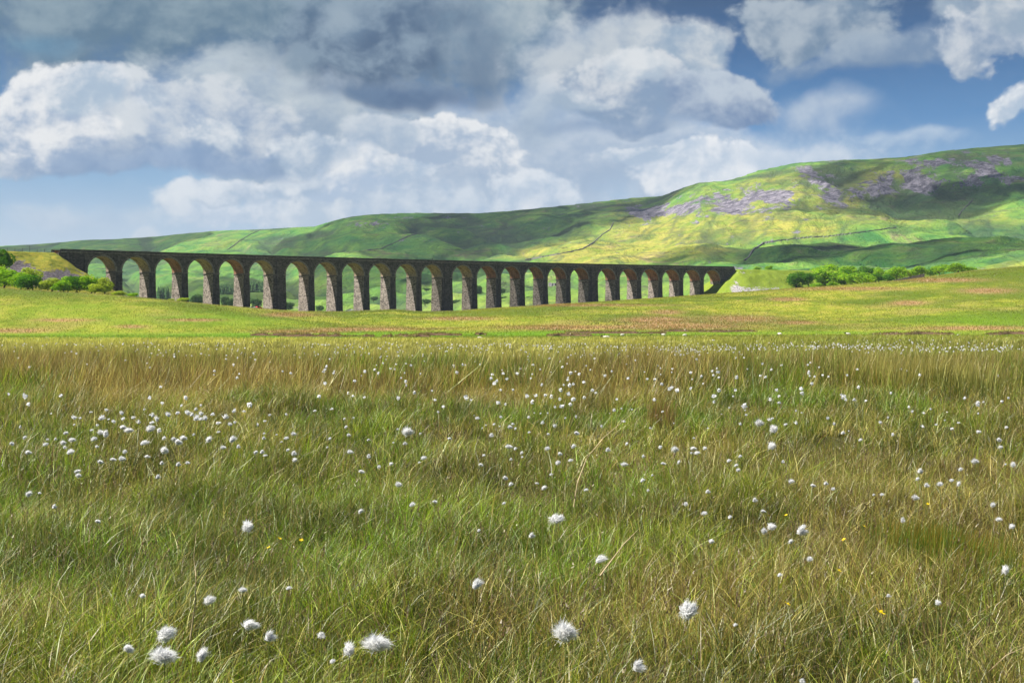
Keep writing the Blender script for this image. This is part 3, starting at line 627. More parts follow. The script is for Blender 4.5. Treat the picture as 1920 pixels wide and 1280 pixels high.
# ------------------------------------------------------------------ trees and bushes
def crown_mesh(name, seed, w=1.0, h=.9, lobes=7, leaves=1500, size=.075, material=None, low=.08):
    """leaf clumps spread through several lobes; unit tree about 1 m tall"""
    g = np.random.default_rng(seed); pts = []; nrm = []; lb = []
    for i in range(lobes):
        a = g.uniform(0, 2 * math.pi); rr = g.uniform(.05, .34) * w; zc = low + g.uniform(.30, .66) * h
        lb.append((rr * math.cos(a), rr * math.sin(a), zc, g.uniform(.17, .27) * w, g.uniform(.15, .24) * h))
    lb.append((0, 0, low + .55 * h, .30 * w, .32 * h)); lb.append((0, 0, low + .3 * h, .34 * w, .24 * h))
    per = leaves // len(lb)
    for (x, y, z, r, rz) in lb:
        d = g.normal(size=(per, 3)); d /= np.linalg.norm(d, axis=1)[:, None]
        rad = 1 - np.abs(g.normal(0, .16, per)); bump = .86 + .28 * vnoise(d[:, 0] * 3 + seed, d[:, 1] * 3 + d[:, 2] * 2 + 5, seed % 9)
        p = d * (rad * bump)[:, None] * [r, r, rz] + [x, y, z]; pts.append(p); nrm.append(d)
    p = np.concatenate(pts); d = np.concatenate(nrm); keep = p[:, 2] > low * .35; p = p[keep]; d = d[keep]
    n = len(p); nn = d + g.normal(0, .55, (n, 3)); nn /= np.linalg.norm(nn, axis=1)[:, None]
    t = np.cross(nn, g.normal(size=(n, 3))); t /= np.linalg.norm(t, axis=1)[:, None]; b = np.cross(nn, t)
    s_ = size * g.uniform(.5, 1.2, n)[:, None]
    co = np.stack([p - t * s_, p - b * s_ * .55, p + t * s_, p + b * s_ * .55], 1).reshape(-1, 3)
    return mesh_np(name, co, np.arange(4 * n).reshape(-1, 4), material, link=False)
def trunk_mesh(seed, h=.5, lean=0.0):
    g = np.random.default_rng(seed); b = MB()
    b.tube([(0, 0, -.12), (.01, 0, .12), (.02 + lean * .1, .01, .3), (.02 + lean * .2, 0, h)], [.035, .028, .022, .01])
    for i in range(5):
        a = g.uniform(0, 6.28); z0 = g.uniform(.15, .32); L = g.uniform(.16, .28)
        b.tube([(.015, 0, z0), (math.cos(a) * L * .5, math.sin(a) * L * .5, z0 + .1), (math.cos(a) * L, math.sin(a) * L, z0 + .26)], [.016, .011, .004], 5)
    o = b.build('trunk', M['bark']); me = o.data; bpy.data.objects.remove(o); return me
CR = {}
for key, m_ in (('A', 'leafA'), ('B', 'leafB'), ('C', 'leafC')):
    for v in range(3): CR[key, v] = crown_mesh('crown', 11 + v * 7 + ord(key), leaves=3600, size=.042, material=M[m_], lobes=8 + v)
for v in range(3): CR['D', v] = crown_mesh('crown', 90 + v, leaves=1100, size=.07, material=M['leafD'], lobes=7)
TR = [trunk_mesh(i) for i in range(3)]
def tree(name, x, y, z, h, wd, key, v, label, cat, group, rz=0.0):
    t = empty(name, (x, y, z), rz); t.scale = (wd, wd, h); tag(t, label, cat, group)
    for nm, me in (('crown', CR[key, v]), ('trunk', TR[v])):
        o = bpy.data.objects.new(nm, me); C.objects.link(o); o.parent = t
    return t
def put_tree(pxx, ytop, ybot, wpx, D, key, v, label, name='tree', cat='tree', group=None, ground_z=None):
    x = (pxx - 960) / F * D; zb = EYE + (HY - ybot) / F * D; h = (ybot - ytop) / F * D; wd = wpx / F * D / .95
    tree(name, x, D, zb, h / .84, wd * 1.06, key, v, label, cat, group, rz=(pxx * 7.13) % 6.28)
right = 'trees on the embankment right of the viaduct'
RT = [  # photo x, top, base, width, distance, kind, variant, label
 (1450, 504, 524, 30, 880, 'B', 0, 'lone small tree casting a long shadow on the embankment slope'),
 (1420, 500, 510, 14, 935, 'A', 1, 'tiny bush right on the embankment top beside the viaduct end'),
 (1443, 498, 509, 16, 940, 'A', 2, 'small rounded bush on the embankment skyline above the lone tree'),
 (1492, 510, 543, 44, 850, 'B', 1, 'dark green tree at the left end of the tree belt below the embankment'),
 (1516, 512, 541, 26, 845, 'B', 2, 'narrow dark tree wedged between two broad ones in the tree belt'),
 (1548, 496, 530, 60, 905, 'A', 0, 'tall bright green tree rising highest at the left of the tree belt'),
 (1552, 505, 543, 62, 865, 'A', 1, 'broad round-headed tree in the front of the tree belt'),
 (1532, 530, 543, 24, 800, 'A', 2, 'low dome-shaped bush in front of the broad round-headed tree'),
 (1561, 528, 541, 22, 800, 'A', 0, 'second low dome bush a little right along the slope crest'),
 (1585, 498, 530, 50, 900, 'A', 2, 'bright tree behind the wide spreading bush'),
 (1585, 505, 540, 44, 870, 'B', 0, 'deeper green tree between the round-headed tree and the wide bush'),
 (1608, 511, 539, 62, 820, 'A', 1, 'wide low spreading bush in the middle of the tree belt'),
 (1620, 499, 526, 34, 900, 'B', 1, 'dark topped tree behind the wide spreading bush'),
 (1647, 501, 528, 28, 890, 'A', 0, 'pale small crowned tree standing between two gaps of the belt'),
 (1641, 513, 533, 22, 850, 'B', 2, 'dark shaded thicket at the right foot of the wide bush'),
 (1663, 514, 530, 30, 850, 'B', 0, 'low dark hedge-like tree left of the big isolated round tree'),
 (1681, 499, 529, 42, 860, 'A', 2, 'big isolated round tree with trunks showing beneath its crown'),
 (1706, 506, 523, 24, 900, 'C', 1, 'yellowish small tree right of the big round tree'),
 (1724, 499, 522, 36, 880, 'A', 0, 'rounded tree above the end of the dry stone wall'),
 (1745, 503, 520, 24, 890, 'B', 1, 'low tree filling the gap between two rounded trees'),
 (1762, 496, 519, 34, 880, 'A', 1, 'rounded tree third from the right end of the belt'),
 (1796, 493, 516, 42, 860, 'A', 2, 'large rounded tree second from the right end of the belt'),
 (1819, 500, 511, 20, 860, 'A', 0, 'smallest bush at the far right end of the tree belt'),
]
for a in RT: put_tree(*a[:7], a[7], group=right)
left = 'bushes at the foot of the left embankment'
LT = [(6, 467, 510, 40, 545, 'B', 0, 'dark green tree at the left edge of the picture on the embankment'),
 (8, 500, 545, 60, 500, 'A', 0, 'bright bush cut by the left edge of the picture'),
 (40, 512, 546, 50, 490, 'A', 1, 'mid green bush below the left scree patch'),
 (62, 503, 545, 38, 500, 'C', 2, 'yellow-green upright bush standing above its neighbours before the scree'),
 (52, 516, 548, 56, 480, 'B', 1, 'deep green rounded bush under the yellow-green upright bush'),
 (98, 521, 549, 44, 480, 'C', 0, 'light yellow bush in the middle of the left bush row'),
 (120, 526, 551, 40, 475, 'A', 2, 'fresh green bush right of the light yellow bush'),
 (128, 519, 551, 40, 485, 'A', 1, 'pale grey-green bush behind the row under the embankment edge'),
 (145, 518, 553, 40, 480, 'B', 2, 'dark hearted bush below the first arch springing'),
 (172, 517, 553, 48, 478, 'A', 0, 'tall green bush directly under the first arch'),
 (197, 520, 554, 38, 478, 'C', 1, 'yellow-green bush hiding the foot of the first pier'),
 (178, 532, 552, 32, 465, 'C', 2, 'low pale bush in front of the tall one under the first arch'),
 (224, 545, 556, 26, 470, 'C', 0, 'tiny bush beside the foot of the first pier'),
 (248, 549, 559, 22, 475, 'A', 1, 'tiny bush seen through the second arch'),
 (343, 558, 567, 24, 470, 'C', 1, 'tiny yellowish bush at the foot of the third pier'),
 (322, 560, 566, 16, 475, 'C', 2, 'tiny low bush left of the third pier foot'),
]
for a in LT: put_tree(*a[:7], a[7], name='bush', cat='bush', group=left)
for pxx, yt, yb, wpx, D, v, lab in [(371, 551, 573, 26, 1150, 0, 'distant blue-green tree seen through the fourth arch'), (420, 556, 577, 18, 1200, 1, 'distant small tree seen at the left of the fifth arch'), (433, 560, 578, 16, 1150, 2, 'distant bushy tree seen at the right of the fifth arch'), (481, 560, 580, 26, 1250, 1, 'distant tree behind the parked vehicles under the sixth arch'),
    (542, 566, 584, 20, 1250, 2, 'distant tree at the left of the seventh arch'), (598, 572, 585, 18, 1300, 0, 'distant low tree under the eighth arch'), (700, 556, 565, 16, 1600, 1, 'distant pair of trees on the field edge under the tenth arch'), (800, 540, 546, 14, 1700, 2, 'distant lone tree on the bright slope under the twelfth arch'), (797, 560, 572, 20, 1400, 0, 'distant dark trees low under the twelfth arch'),
    (855, 562, 575, 22, 1350, 1, 'distant tree low under the thirteenth arch'), (897, 535, 556, 20, 1500, 2, 'distant tall dark tree under the fourteenth arch'), (905, 548, 566, 18, 1400, 0, 'distant rounded tree right of the tall dark one under the fourteenth arch'), (947, 556, 576, 22, 1300, 1, 'distant clump of trees under the fifteenth arch'), (990, 556, 574, 18, 1300, 2, 'distant bushy tree under the sixteenth arch'), (942, 540, 552, 14, 1600, 0, 'distant small tree upper left under the fifteenth arch'), (815, 562, 573, 12, 1350, 1, 'distant small tree beside the wide pier under the twelfth arch')]:
    put_tree(pxx, yt, yb, wpx, D, 'D', v, lab, group='far trees seen through the arches')
# conifer plantation far beyond the arches: reads as one dark mass
g = np.random.default_rng(5); vv = []; ff = []
for (p0, p1, y0, y1, D0) in ((402, 452, 541, 552, 1900), (455, 495, 532, 548, 1900), (296, 316, 552, 561, 1700)):
    for _ in range(260):
        pxx = g.uniform(p0, p1); D = D0 + g.uniform(-60, 60); yb_ = y1 + g.uniform(-5, 1); hgt = g.uniform(9, 15); x = (pxx - 960) / F * D; z = EYE + (HY - yb_) / F * D
        n0 = len(vv); k = 6; r = g.uniform(2, 3.4)
        for lev in range(3):
            zb_ = z + hgt * (.05 + .3 * lev); zt_ = z + hgt * (.5 + .25 * lev); n0 = len(vv); rr = r * (1 - .28 * lev)
            for j in range(k): vv.append((x + rr * math.cos(6.28 * j / k + lev), D + rr * math.sin(6.28 * j / k + lev), zb_))
            vv.append((x, D, zt_)); ff += [(n0 + j, n0 + (j + 1) % k, n0 + k) for j in range(k)]
pl = mesh_np('forest', vv, ff, M['leafD']); tag(pl, 'dark blue-green conifer plantation far beyond the left arches', 'plantation', kind='stuff')
# ------------------------------------------------------------------ dry stone walls climbing the fell
def stone_wall(pts, label, hgt=1.7, wid=1.0, dmin=1050, dmax=4600):
    P3 = []
    for (a, b), (c_, d_) in zip(pts[:-1], pts[1:]):
        m_ = max(2, int(math.hypot(c_ - a, d_ - b) / 2.5))
        for j in range(m_):
            t = j / m_; P3.append(hit(a + (c_ - a) * t, b + (d_ - b) * t, dmin, dmax, 900))
    P3.append(hit(*pts[-1], dmin, dmax, 900)); P3 = [Vector(p) for p in P3]
    b = MB(); g_ = np.random.default_rng(len(P3)); prev = None
    for i, p in enumerate(P3):
        d = (P3[min(i + 1, len(P3) - 1)] - P3[max(i - 1, 0)]); d.z = 0; nrm = Vector((-d.y, d.x, 0)).normalized() if d.length > 1e-3 else Vector((1, 0, 0))
        h_ = hgt * g_.uniform(.8, 1.15)
        cur = [p - nrm * wid + Vector((0, 0, -3)), p - nrm * wid * .5 + Vector((0, 0, h_)), p + nrm * wid * .5 + Vector((0, 0, h_)), p + nrm * wid + Vector((0, 0, -3))]
        if prev:
            for k in range(3): b.quad(tuple(prev[k]), tuple(cur[k]), tuple(cur[k + 1]), tuple(prev[k + 1]))
        prev = cur
    o = b.build('dry_stone_wall', M['wallstone']); tag(o, label, 'wall', 'dry stone walls on the fell'); return o
stone_wall([(1150, 418), (1143, 432), (1128, 442), (1112, 456), (1092, 468), (1060, 475), (1020, 482), (985, 488)], 'winding dark dry stone wall crossing the bright slope above the middle of the viaduct')
stone_wall([(1466, 452), (1430, 458), (1412, 470), (1405, 482), (1396, 490)], 'dark dry stone wall dropping to the right end of the viaduct', 2.2, 1.8)
stone_wall([(490, 431), (470, 440), (450, 452), (436, 463), (425, 470)], 'faint dry stone wall running down the left ridge')
stone_wall([(782, 438), (760, 446), (740, 456), (715, 467), (690, 470)], 'thin dry stone wall on the shadowed slope above the eleventh arch')
stone_wall([(1466, 452), (1500, 448), (1560, 444), (1620, 436), (1680, 428)], 'long low dry stone wall contouring the right slope')
stone_wall([(1822, 376), (1812, 388), (1802, 398), (1796, 406)], 'short steep dry stone wall high on the right slope')
stone_wall([(1030, 536), (1042, 535)], 'short dark wall in the field seen through the seventeenth arch', 3, 2.5)
# wall end by the tree belt, on the meadow crest
b = MB(); g_ = np.random.default_rng(2)
prev = None
for j in range(26):
    pxx = 1675 + j * 2.3; D = 640; ybt = 529 - j * .47; x = (pxx - 960) / F * D; z = EYE + (HY - ybt) / F * D; h_ = 1.15 * g_.uniform(.8, 1.1)
    cur = [(x, D - .5, z - 2), (x, D - .3, z + h_), (x, D + .3, z + h_), (x, D + .5, z - 2)]
    if prev:
        for k in range(3): b.quad(prev[k], prev[k + 1], cur[k + 1], cur[k])
    prev = cur
tag(b.build('dry_stone_wall', M['wallstone']), 'low dark dry stone wall on the meadow crest under the big round tree', 'wall', 'dry stone walls on the fell')
# ------------------------------------------------------------------ fence and railing on the left embankment
fe = empty('fence', (*vpos(-20, 2), 0)); tag(fe, 'thin lineside post and wire fence along the left embankment top', 'fence')
fx, fy = fe.location.x, fe.location.y; tops = []
for j in range(12):
    s_ = -17 - j * 3.4; x, y = vpos(s_, .5); z = VP['h'] + VP['g'] * s_ + 6.85 + VP['top'] - 2.0; hh = 2.9 if j % 5 == 3 else 1.7
    b = MB(); b.box(x - fx - .07, x - fx + .07, y - fy - .07, y - fy + .07, z - .4, z + hh); b.build('post', M['metal'], fe); tops.append((x - fx, y - fy, z))
b = MB()
for h_ in (.5, 1.0, 1.45): b.tube([(a, c, z + h_) for a, c, z in tops], .03, 4)
b.build('wire', M['metal'], fe)
ra = empty('railing', (*vpos(-13, 1), 0)); tag(ra, 'rusty brown railing panel beside the left end of the parapet', 'railing')
fx, fy = ra.location.x, ra.location.y; b = MB()
def rp(s_, o_, dz): x, y = vpos(s_, o_); return (x - fx, y - fy, TOPZ(s_) - 1.6 + dz)
for j in range(9): 
    x, y, z = rp(-9.5 - j * .9, .4, 0); b = MB(); b.box(x - .05, x + .05, y - .05, y + .05, z - .6, z + 1.5); b.build('post', M['metal'], ra)
b = MB(); b.tube([rp(-9.5, .4, 1.45), rp(-16.7, .4, 1.45)], .05, 5); b.tube([rp(-9.5, .4, .8), rp(-16.7, .4, .8)], .04, 5); b.build('rail', M['rust'], ra)
b = MB(); p0, p1 = rp(-10.5, 1.2, 0), rp(-15.5, 1.2, 0)
b.hexa([(p0[0], p0[1], p0[2] - .4), (p0[0], p0[1] + .5, p0[2] - .4), (p1[0], p1[1] + .5, p1[2] - .4), (p1[0], p1[1], p1[2] - .4), (p0[0], p0[1], p0[2] + .75), (p0[0], p0[1] + .5, p0[2] + .75), (p1[0], p1[1] + .5, p1[2] + .75), (p1[0], p1[1], p1[2] + .75)])
b.build('trough_panel', M['rust'], ra)
# small signal post on the parapet
s_ = 205; x, y = vpos(s_, T - 1); sg = empty('signal_post', (x, y, TOPZ(s_) - 1.5)); tag(sg, 'tiny dark post sticking up above the middle of the parapet', 'post')
b = MB(); b.box(-.08, .08, -.08, .08, 0, 3.0); b.build('pole', M['metal'], sg); b = MB(); b.box(-.3, .3, -.1, .1, 2.3, 3.1); b.build('signal_head', M['metal'], sg)
# two small figures of huts on the right embankment top
def car(x, y, z, rz, paint, label):
    c = empty('parked_car', (x, y, z), rz); tag(c, label, 'car')
    prof = [(-2.1, .35), (-2.15, .75), (-1.9, 1.0), (-1.35, 1.08), (-.75, 1.5), (.55, 1.53), (1.2, 1.1), (1.95, .95), (2.15, .7), (2.1, .35)]
    b = MB(); n = len(prof)
    for (x0, z0), (x1, z1) in zip(prof, prof[1:] + prof[:1]):
        t0 = .88 if z0 < 1.2 else .72; t1 = .88 if z1 < 1.2 else .72
        b.quad((x0, -t0, z0), (x0, t0, z0), (x1, t1, z1), (x1, -t1, z1))
    for sd in (-1, 1):
        for k in range(1, n - 2):
            tr = [prof[0], prof[k], prof[k + 1]]
            pts = [(a, sd * (.88 if zz < 1.2 else .72), zz) for a, zz in tr]; nn = len(b.v); b.v += pts; b.f.append((nn, nn + 1, nn + 2)); b.m.append(0)
    b.build('body', paint, c)
    b = MB()
    for sd in (-1, 1): b.quad((-1.05, sd * .80, 1.12), (.95, sd * .80, 1.12), (.5, sd * .745, 1.45), (-.68, sd * .745, 1.45))
    b.build('window', M['hole'], c)
    for wx in (-1.35, 1.3):
        for sd in (-1, 1):
            b = MB(); b.tube([(wx, sd * .9, .33), (wx, sd * .7, .33)], .33, 14); b.tube([(wx, sd * .9, .33), (wx, sd * .9, .331)], [.33, .0], 14); b.build('wheel', M['hole'], c)
    return c
pw, n_, o_ = mat('white_paint'); principled(n_, o_, (.82, .83, .84), .25, .5)
pr_, n_, o_ = mat('red_paint'); principled(n_, o_, (.55, .03, .04), .3, .5)
def crest_place(pxx, yb, D): return (pxx - 960) / F * D, D, EYE + (HY - yb) / F * D
car(*crest_place(657, 585.5, 560), .15, pw, 'white car roof showing over the grass crest under the ninth arch')
car(*crest_place(474, 580.5, 575), .3, pw, 'white parked car low under the sixth arch left of the red one')
car(*crest_place(484, 580.5, 590), .9, pr_, 'red parked car low under the sixth arch')
# ------------------------------------------------------------------ sheep
def sheep_meshes(seed, lying):
    g_ = np.random.default_rng(seed); bm = bmesh.new(); bmesh.ops.create_icosphere(bm, subdivisions=4, radius=1)
    for v in bm.verts:
        d = v.co.copy(); n = vnoise(d.x * 5 + seed, d.y * 5 + d.z * 7 + 3, 2) - .5
        v.co = Vector((d.x * .52, d.y * .27, d.z * .28 * (1.05 if d.z > 0 else .9))) * (1 + .16 * n)
        if d.x > .55: v.co.z += .06
    me = bpy.data.meshes.new('fleece'); bm.to_mesh(me); bm.free(); me.materials.append(M['wool']); me.polygons.foreach_set('use_smooth', [True] * len(me.polygons)); return me
FL = [sheep_meshes(1, False), sheep_meshes(4, True)]
def sheep(x, y, z, rz, lying, graze, label):
    s_ = empty('sheep', (x, y, z), rz); tag(s_, label, 'sheep', 'sheep grazing on the low meadow'); bz = .30 if lying else .62
    o = bpy.data.objects.new('body', FL[int(lying)]); C.objects.link(o); o.parent = s_; o.location = (0, 0, bz)
    b = MB(); hz_ = bz - .38 if graze else bz + .22
    if hz_ < .12: hz_ = .14
    b.tube([(.40, 0, bz + .05), (.52, 0, (bz + hz_) / 2 + .04), (.60, 0, hz_ + .05)], [.15, .12, .09], 10)
    b.tube([(.56, 0, hz_ + .10), (.62, 0, hz_ + .06), (.70, 0, hz_), (.78, 0, hz_ - .06), (.80, 0, hz_ - .08)], [.02, .085, .08, .055, .01], 10)
    b.tube([(.60, .05, hz_ + .09), (.58, .17, hz_ + .07)], [.035, .01], 6); b.tube([(.60, -.05, hz_ + .09), (.58, -.17, hz_ + .07)], [.035, .01], 6)
    b.build('head', M['face'], s_, smooth=True)
    if not lying:
        for lx in (-.32, .30):
            for ly in (-.14, .14):
                b = MB(); k = .04 if lx < 0 else -.01
                b.tube([(lx, ly, .5), (lx + k, ly, .34), (lx - k, ly, .22), (lx, ly, .03), (lx + .03, ly, 0)], [.075, .05, .032, .028, .034], 8); b.build('leg', M['face'], s_, smooth=True)
    return s_
SH = [(1137, 633.5, 205, 2.9, True, False, 1.25, 'large pale sheep lying at the near edge of the meadow strip'), (1167, 626.5, 300, .3, True, True, 1, 'white sheep lying just right of the large pale one, against the peat bank'),
      (1244, 627, 300, 3.0, True, False, 1, 'white sheep lying on the green strip, middle of the right hand three'), (1284, 627.5, 290, .2, True, True, 1, 'white sheep lying right of the middle one on the green strip'),
      (1462, 627, 285, 2.5, False, True, 1, 'sheep grazing alone on the green strip below the tree belt'), (1590, 625, 265, 3.4, False, False, 1.1, 'sheep standing at the far edge of the green strip right of the grazing one'),
      (1796, 622, 300, .5, True, False, .7, 'small white sheep lying near the right peat bank'), (900, 634, 215, 3.1, True, True, .9, 'sheep half hidden by bog grass below the middle arches')]
for pxx, yb, D, rz, ly, gz_, k, lab in SH:
    x = (pxx - 960) / F * D; z = tz(x, D); s_ = sheep(x, D, z - .02, rz, ly, gz_, lab); s_.scale = (k,) * 3
# ------------------------------------------------------------------ blades
def blades(x, y, z, h, wd, colr, segs, g_, lean=.5, wind=(.10, -.03), tipc=None, curl=.6, dirs=None):
    """vectorised grass blades; x,y,z,h,wd arrays, colr (n,3)"""
    n = len(x); colr = np.asarray(colr) * np.array([1.26, 1.34, .70]); tipc = None if tipc is None else tipc * np.array([1.32, 1.32, .78]); a = g_.uniform(0, 2 * math.pi, n); ln = np.abs(g_.normal(0, lean, n)).clip(0, 1.5)
    dx = np.cos(a) * ln + wind[0]; dy = np.sin(a) * ln + wind[1]
    if dirs is not None: dx = dx + dirs[0]; dy = dy + dirs[1]; ln = np.minimum(np.hypot(dx, dy), 1.5)
    fa = g_.uniform(-1.0, 1.0, n); wx = np.cos(fa); wy = np.sin(fa)
    verts = []; cols = []
    for k in range(segs):
        t = k / segs; bend = t ** 1.7; zz = t - curl * .35 * (ln[:]) * bend * t
        cx = x + dx * h * bend * .8; cy = y + dy * h * bend * .8; cz = z + h * zz
        ww = wd * (1 - .72 * t) / 2
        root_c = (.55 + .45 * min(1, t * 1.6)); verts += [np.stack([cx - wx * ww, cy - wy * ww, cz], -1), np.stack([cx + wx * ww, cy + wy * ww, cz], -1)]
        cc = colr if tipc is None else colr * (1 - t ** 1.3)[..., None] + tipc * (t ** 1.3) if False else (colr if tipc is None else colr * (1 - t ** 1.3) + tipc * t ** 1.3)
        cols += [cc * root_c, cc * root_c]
    t = 1.0; verts.append(np.stack([x + dx * h * .8, y + dy * h * .8, z + h * (1 - curl * .35 * ln)], -1)); cols.append(colr if tipc is None else tipc)
    m_ = 2 * segs + 1; co = np.stack(verts, 1).reshape(-1, 3); cl = np.stack(cols, 1).reshape(-1, 3)
    base = (np.arange(n) * m_)[:, None]; tris = []
    for k in range(segs - 1): tris += [[2 * k, 2 * k + 1, 2 * k + 3], [2 * k, 2 * k + 3, 2 * k + 2]]
    tris.append([2 * segs - 2, 2 * segs - 1, 2 * segs])
    f = (base[:, :, None] + np.array(tris)[None]).reshape(-1, 3)
    return co, f, cl
def merge(parts):
    co = []; f = []; cl = []; n = 0
    for a, b, c in parts: co.append(a); f.append(b + n); cl.append(c); n += len(a)
    return np.concatenate(co), np.concatenate(f), np.concatenate(cl)
GREEN = np.array([[.15, .24, .012], [.25, .34, .018], [.10, .19, .014], [.34, .40, .035], [.19, .23, .018], [.06, .11, .012]])
STRAW = np.array([[.52, .44, .18], [.42, .33, .13], [.62, .54, .28], [.34, .26, .10]])
BROWN = np.array([[.33, .20, .075], [.40, .26, .11], [.24, .14, .06], [.46, .31, .15]])
PINK = np.array([[.36, .25, .23], [.26, .16, .16], [.20, .12, .12]])
def pick(pal, n, g_): return pal[g_.integers(0, len(pal), n)] * g_.uniform(.75, 1.2, (n, 1))
def sample(n, d0, d1, g_, half=.46, pw_=2.0):
    """positions in a sector, uniform over area for pw_=2"""
    u = g_.random(n); D = (d0 ** pw_ + u * (d1 ** pw_ - d0 ** pw_)) ** (1 / pw_); x = g_.uniform(-half, half, n) * D
    return x, D
def patches(x, y):
    """how dead, brown or lush the sward is, by place"""
    dead = sst(.48, .62, fbm(x * 1.5 + 3, y * 1.05, 4, 80)); lush = sst(.50, .66, fbm(x * .6, y * .42 + 9, 3, 84)); dark = sst(.46, .60, fbm(x * 2.6, y * 1.9, 3, 88)) * (1 - sst(14, 30, y))
    p = 960 + F * x / y; q = HY + F * (EYE - .30) / y
    far_br = sst(648, 664, q) * (1 - sst(695, 740, q)) * (.55 + .9 * fbm(x * .12, y * .06, 3, 90))
    far_br = far_br * (1 - .75 * blob(p, q, 1450, 715, 180, 22)) * (.55 + .45 * sst(.42, .56, fbm(x * .5, y * .22, 3, 93)))
    pale = 1 - sst(648, 668, q + (fbm(x * .08, y * .05, 2, 91) - .5) * 12)
    pale = pale * (1 - .6 * sst(1150, 1500, p))
    lush = np.clip(lush + 1.0 * blob(p, q, 1440, 700, 150, 18) + .9 * blob(p, q, 60, 790, 120, 40) + .9 * blob(p, q, 1770, 1040, 130, 50) + .5 * blob(p, q, 750, 800, 200, 60), 0, 1)
    dead = np.clip(dead + .8 * blob(p, q, 1580, 800, 130, 30) + .7 * blob(p, q, 1800, 900, 160, 40) + .5 * blob(p, q, 1150, 990, 200, 60) + .5 * blob(p, q, 520, 700, 200, 20) - .6 * lush, 0, 1)
    return dead, lush, dark, far_br, pale
def sward(n, d0, d1, hmin, hmax, wmin, wmax, segs, seed, pw_=2.0, lean=.5, tuft=45, trad=.05, splay=.45, hp=1.6):
    g_ = np.random.default_rng(seed); nt_ = n // tuft; tx, ty = sample(nt_, d0, d1, g_, pw_=pw_)
    ti = g_.integers(0, nt_, n); rad = np.abs(g_.normal(0, trad, n)) * g_.uniform(.5, 1.4, nt_)[ti]; ta = g_.uniform(0, 6.283, n)
    x = tx[ti] + rad * np.cos(ta); y = ty[ti] + rad * np.sin(ta); k = np.clip(rad / trad, 0, 1.6) * splay * g_.uniform(.3, 1.4, nt_)[ti]
    comb_ = g_.normal(0, .28, (2, nt_)); dirs = (np.cos(ta) * k + comb_[0][ti], np.sin(ta) * k + comb_[1][ti]); th_ = g_.uniform(.65, 1.3, nt_)[ti]; tcol = (.42 + 1.15 * g_.random((nt_, 1)) ** 1.3)[ti]; tdead = g_.random(nt_)[ti]
    x, y, dirs = x, np.maximum(y, 2.2), dirs
    dead, lush, dark, fb, pale = patches(x, y)
    z = terrain(x, y) - .02; u = g_.random(n)
    tus = fbm(x * 2.2, y * 1.6, 2, 95)
    h = (hmin + (hmax - hmin) * g_.random(n) ** hp) * (.62 + .75 * tus) * th_ * (1 + .55 * fb) * (1 - .3 * pale)
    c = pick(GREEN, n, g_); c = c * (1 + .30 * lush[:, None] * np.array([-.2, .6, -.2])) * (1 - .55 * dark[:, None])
    ps = .12 + .26 * dead + .25 * fb; pb = .05 + .10 * dead + .50 * fb; pp = .015 + .03 * dead
    ps = ps * (1 - .6 * lush); pb = pb * (1 - .6 * lush); td = np.where(tdead > .86, 2.6, .8); ps = ps * td; pp = pp * td
    m1 = u < ps; m2 = (u >= ps) & (u < ps + pb); m3 = (u >= ps + pb) & (u < ps + pb + pp)
    c[m1] = pick(STRAW, m1.sum(), g_); c[m2] = pick(BROWN, m2.sum(), g_); c[m3] = pick(PINK, m3.sum(), g_)
    c = c * (1 - .85 * pale[:, None]) + pale[:, None] * (np.array([.66, .60, .22]) * g_.uniform(.6, 1.15, (n, 1)))
    wd = g_.uniform(wmin, wmax, n); wd[m2] *= .8
    c = c * tcol
    tip = c * .85 + np.array([.42, .34, .14]) * .32 * g_.random((n, 1))
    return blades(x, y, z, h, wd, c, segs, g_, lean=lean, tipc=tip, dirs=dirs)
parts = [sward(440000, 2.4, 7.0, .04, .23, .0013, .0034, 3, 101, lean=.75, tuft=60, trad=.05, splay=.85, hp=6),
         sward(350000, 7.0, 17.0, .06, .27, .0026, .006, 2, 102, lean=.6, tuft=40, trad=.08, splay=.7, hp=3.6),
         sward(290000, 17.0, 42.0, .12, .40, .007, .016, 1, 103, pw_=1.6, lean=.3, tuft=25, trad=.16, splay=.35),
         sward(200000, 42.0, 99.0, .14, .40, .018, .045, 1, 104, pw_=1.5, lean=.3, tuft=12, trad=.3, splay=.2)]
# matted dead thatch lying low between the blades
g_ = np.random.default_rng(111); n = 90000; x, y = sample(n, 2.4, 9, g_); dd = patches(x, y)[0]; keep = g_.random(n) < .35 + .65 * dd; x, y = x[keep], y[keep]; n = len(x)
c = pick(np.concatenate([STRAW, PINK]), n, g_) * .8
parts.append(blades(x, y, terrain(x, y) + g_.uniform(0, .05, n), g_.uniform(.05, .14, n), g_.uniform(.0015, .003, n), c, 2, g_, lean=1.3))
# small purplish seed heads and sedge tips
g_ = np.random.default_rng(112); n = 3000; x, y = sample(n, 2.5, 16, g_, pw_=1.5); k = fbm(x * .7, y * .7, 3, 97) > .5; x, y = x[k], y[k]; n = len(x)
z0 = terrain(x, y); hh = g_.uniform(.18, .34, n); cst = pick(BROWN, n, g_) * .8
parts.append(blades(x, y, z0, hh, np.full(n, .002), cst, 2, g_, lean=.2))
for q in range(5):
    parts.append(blades(x + hh * .2 + g_.uniform(-.004, .004, n), y + hh * .04 + g_.uniform(-.004, .004, n), z0 + hh * (.88 - .03 * q), g_.uniform(.008, .016, n), np.full(n, .005), pick(PINK, n, g_) * 1.0, 1, g_, lean=.8))
co, f, cl = merge(parts)
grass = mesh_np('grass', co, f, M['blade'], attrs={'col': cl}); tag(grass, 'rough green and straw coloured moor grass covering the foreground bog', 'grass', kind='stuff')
del co, f, cl, parts
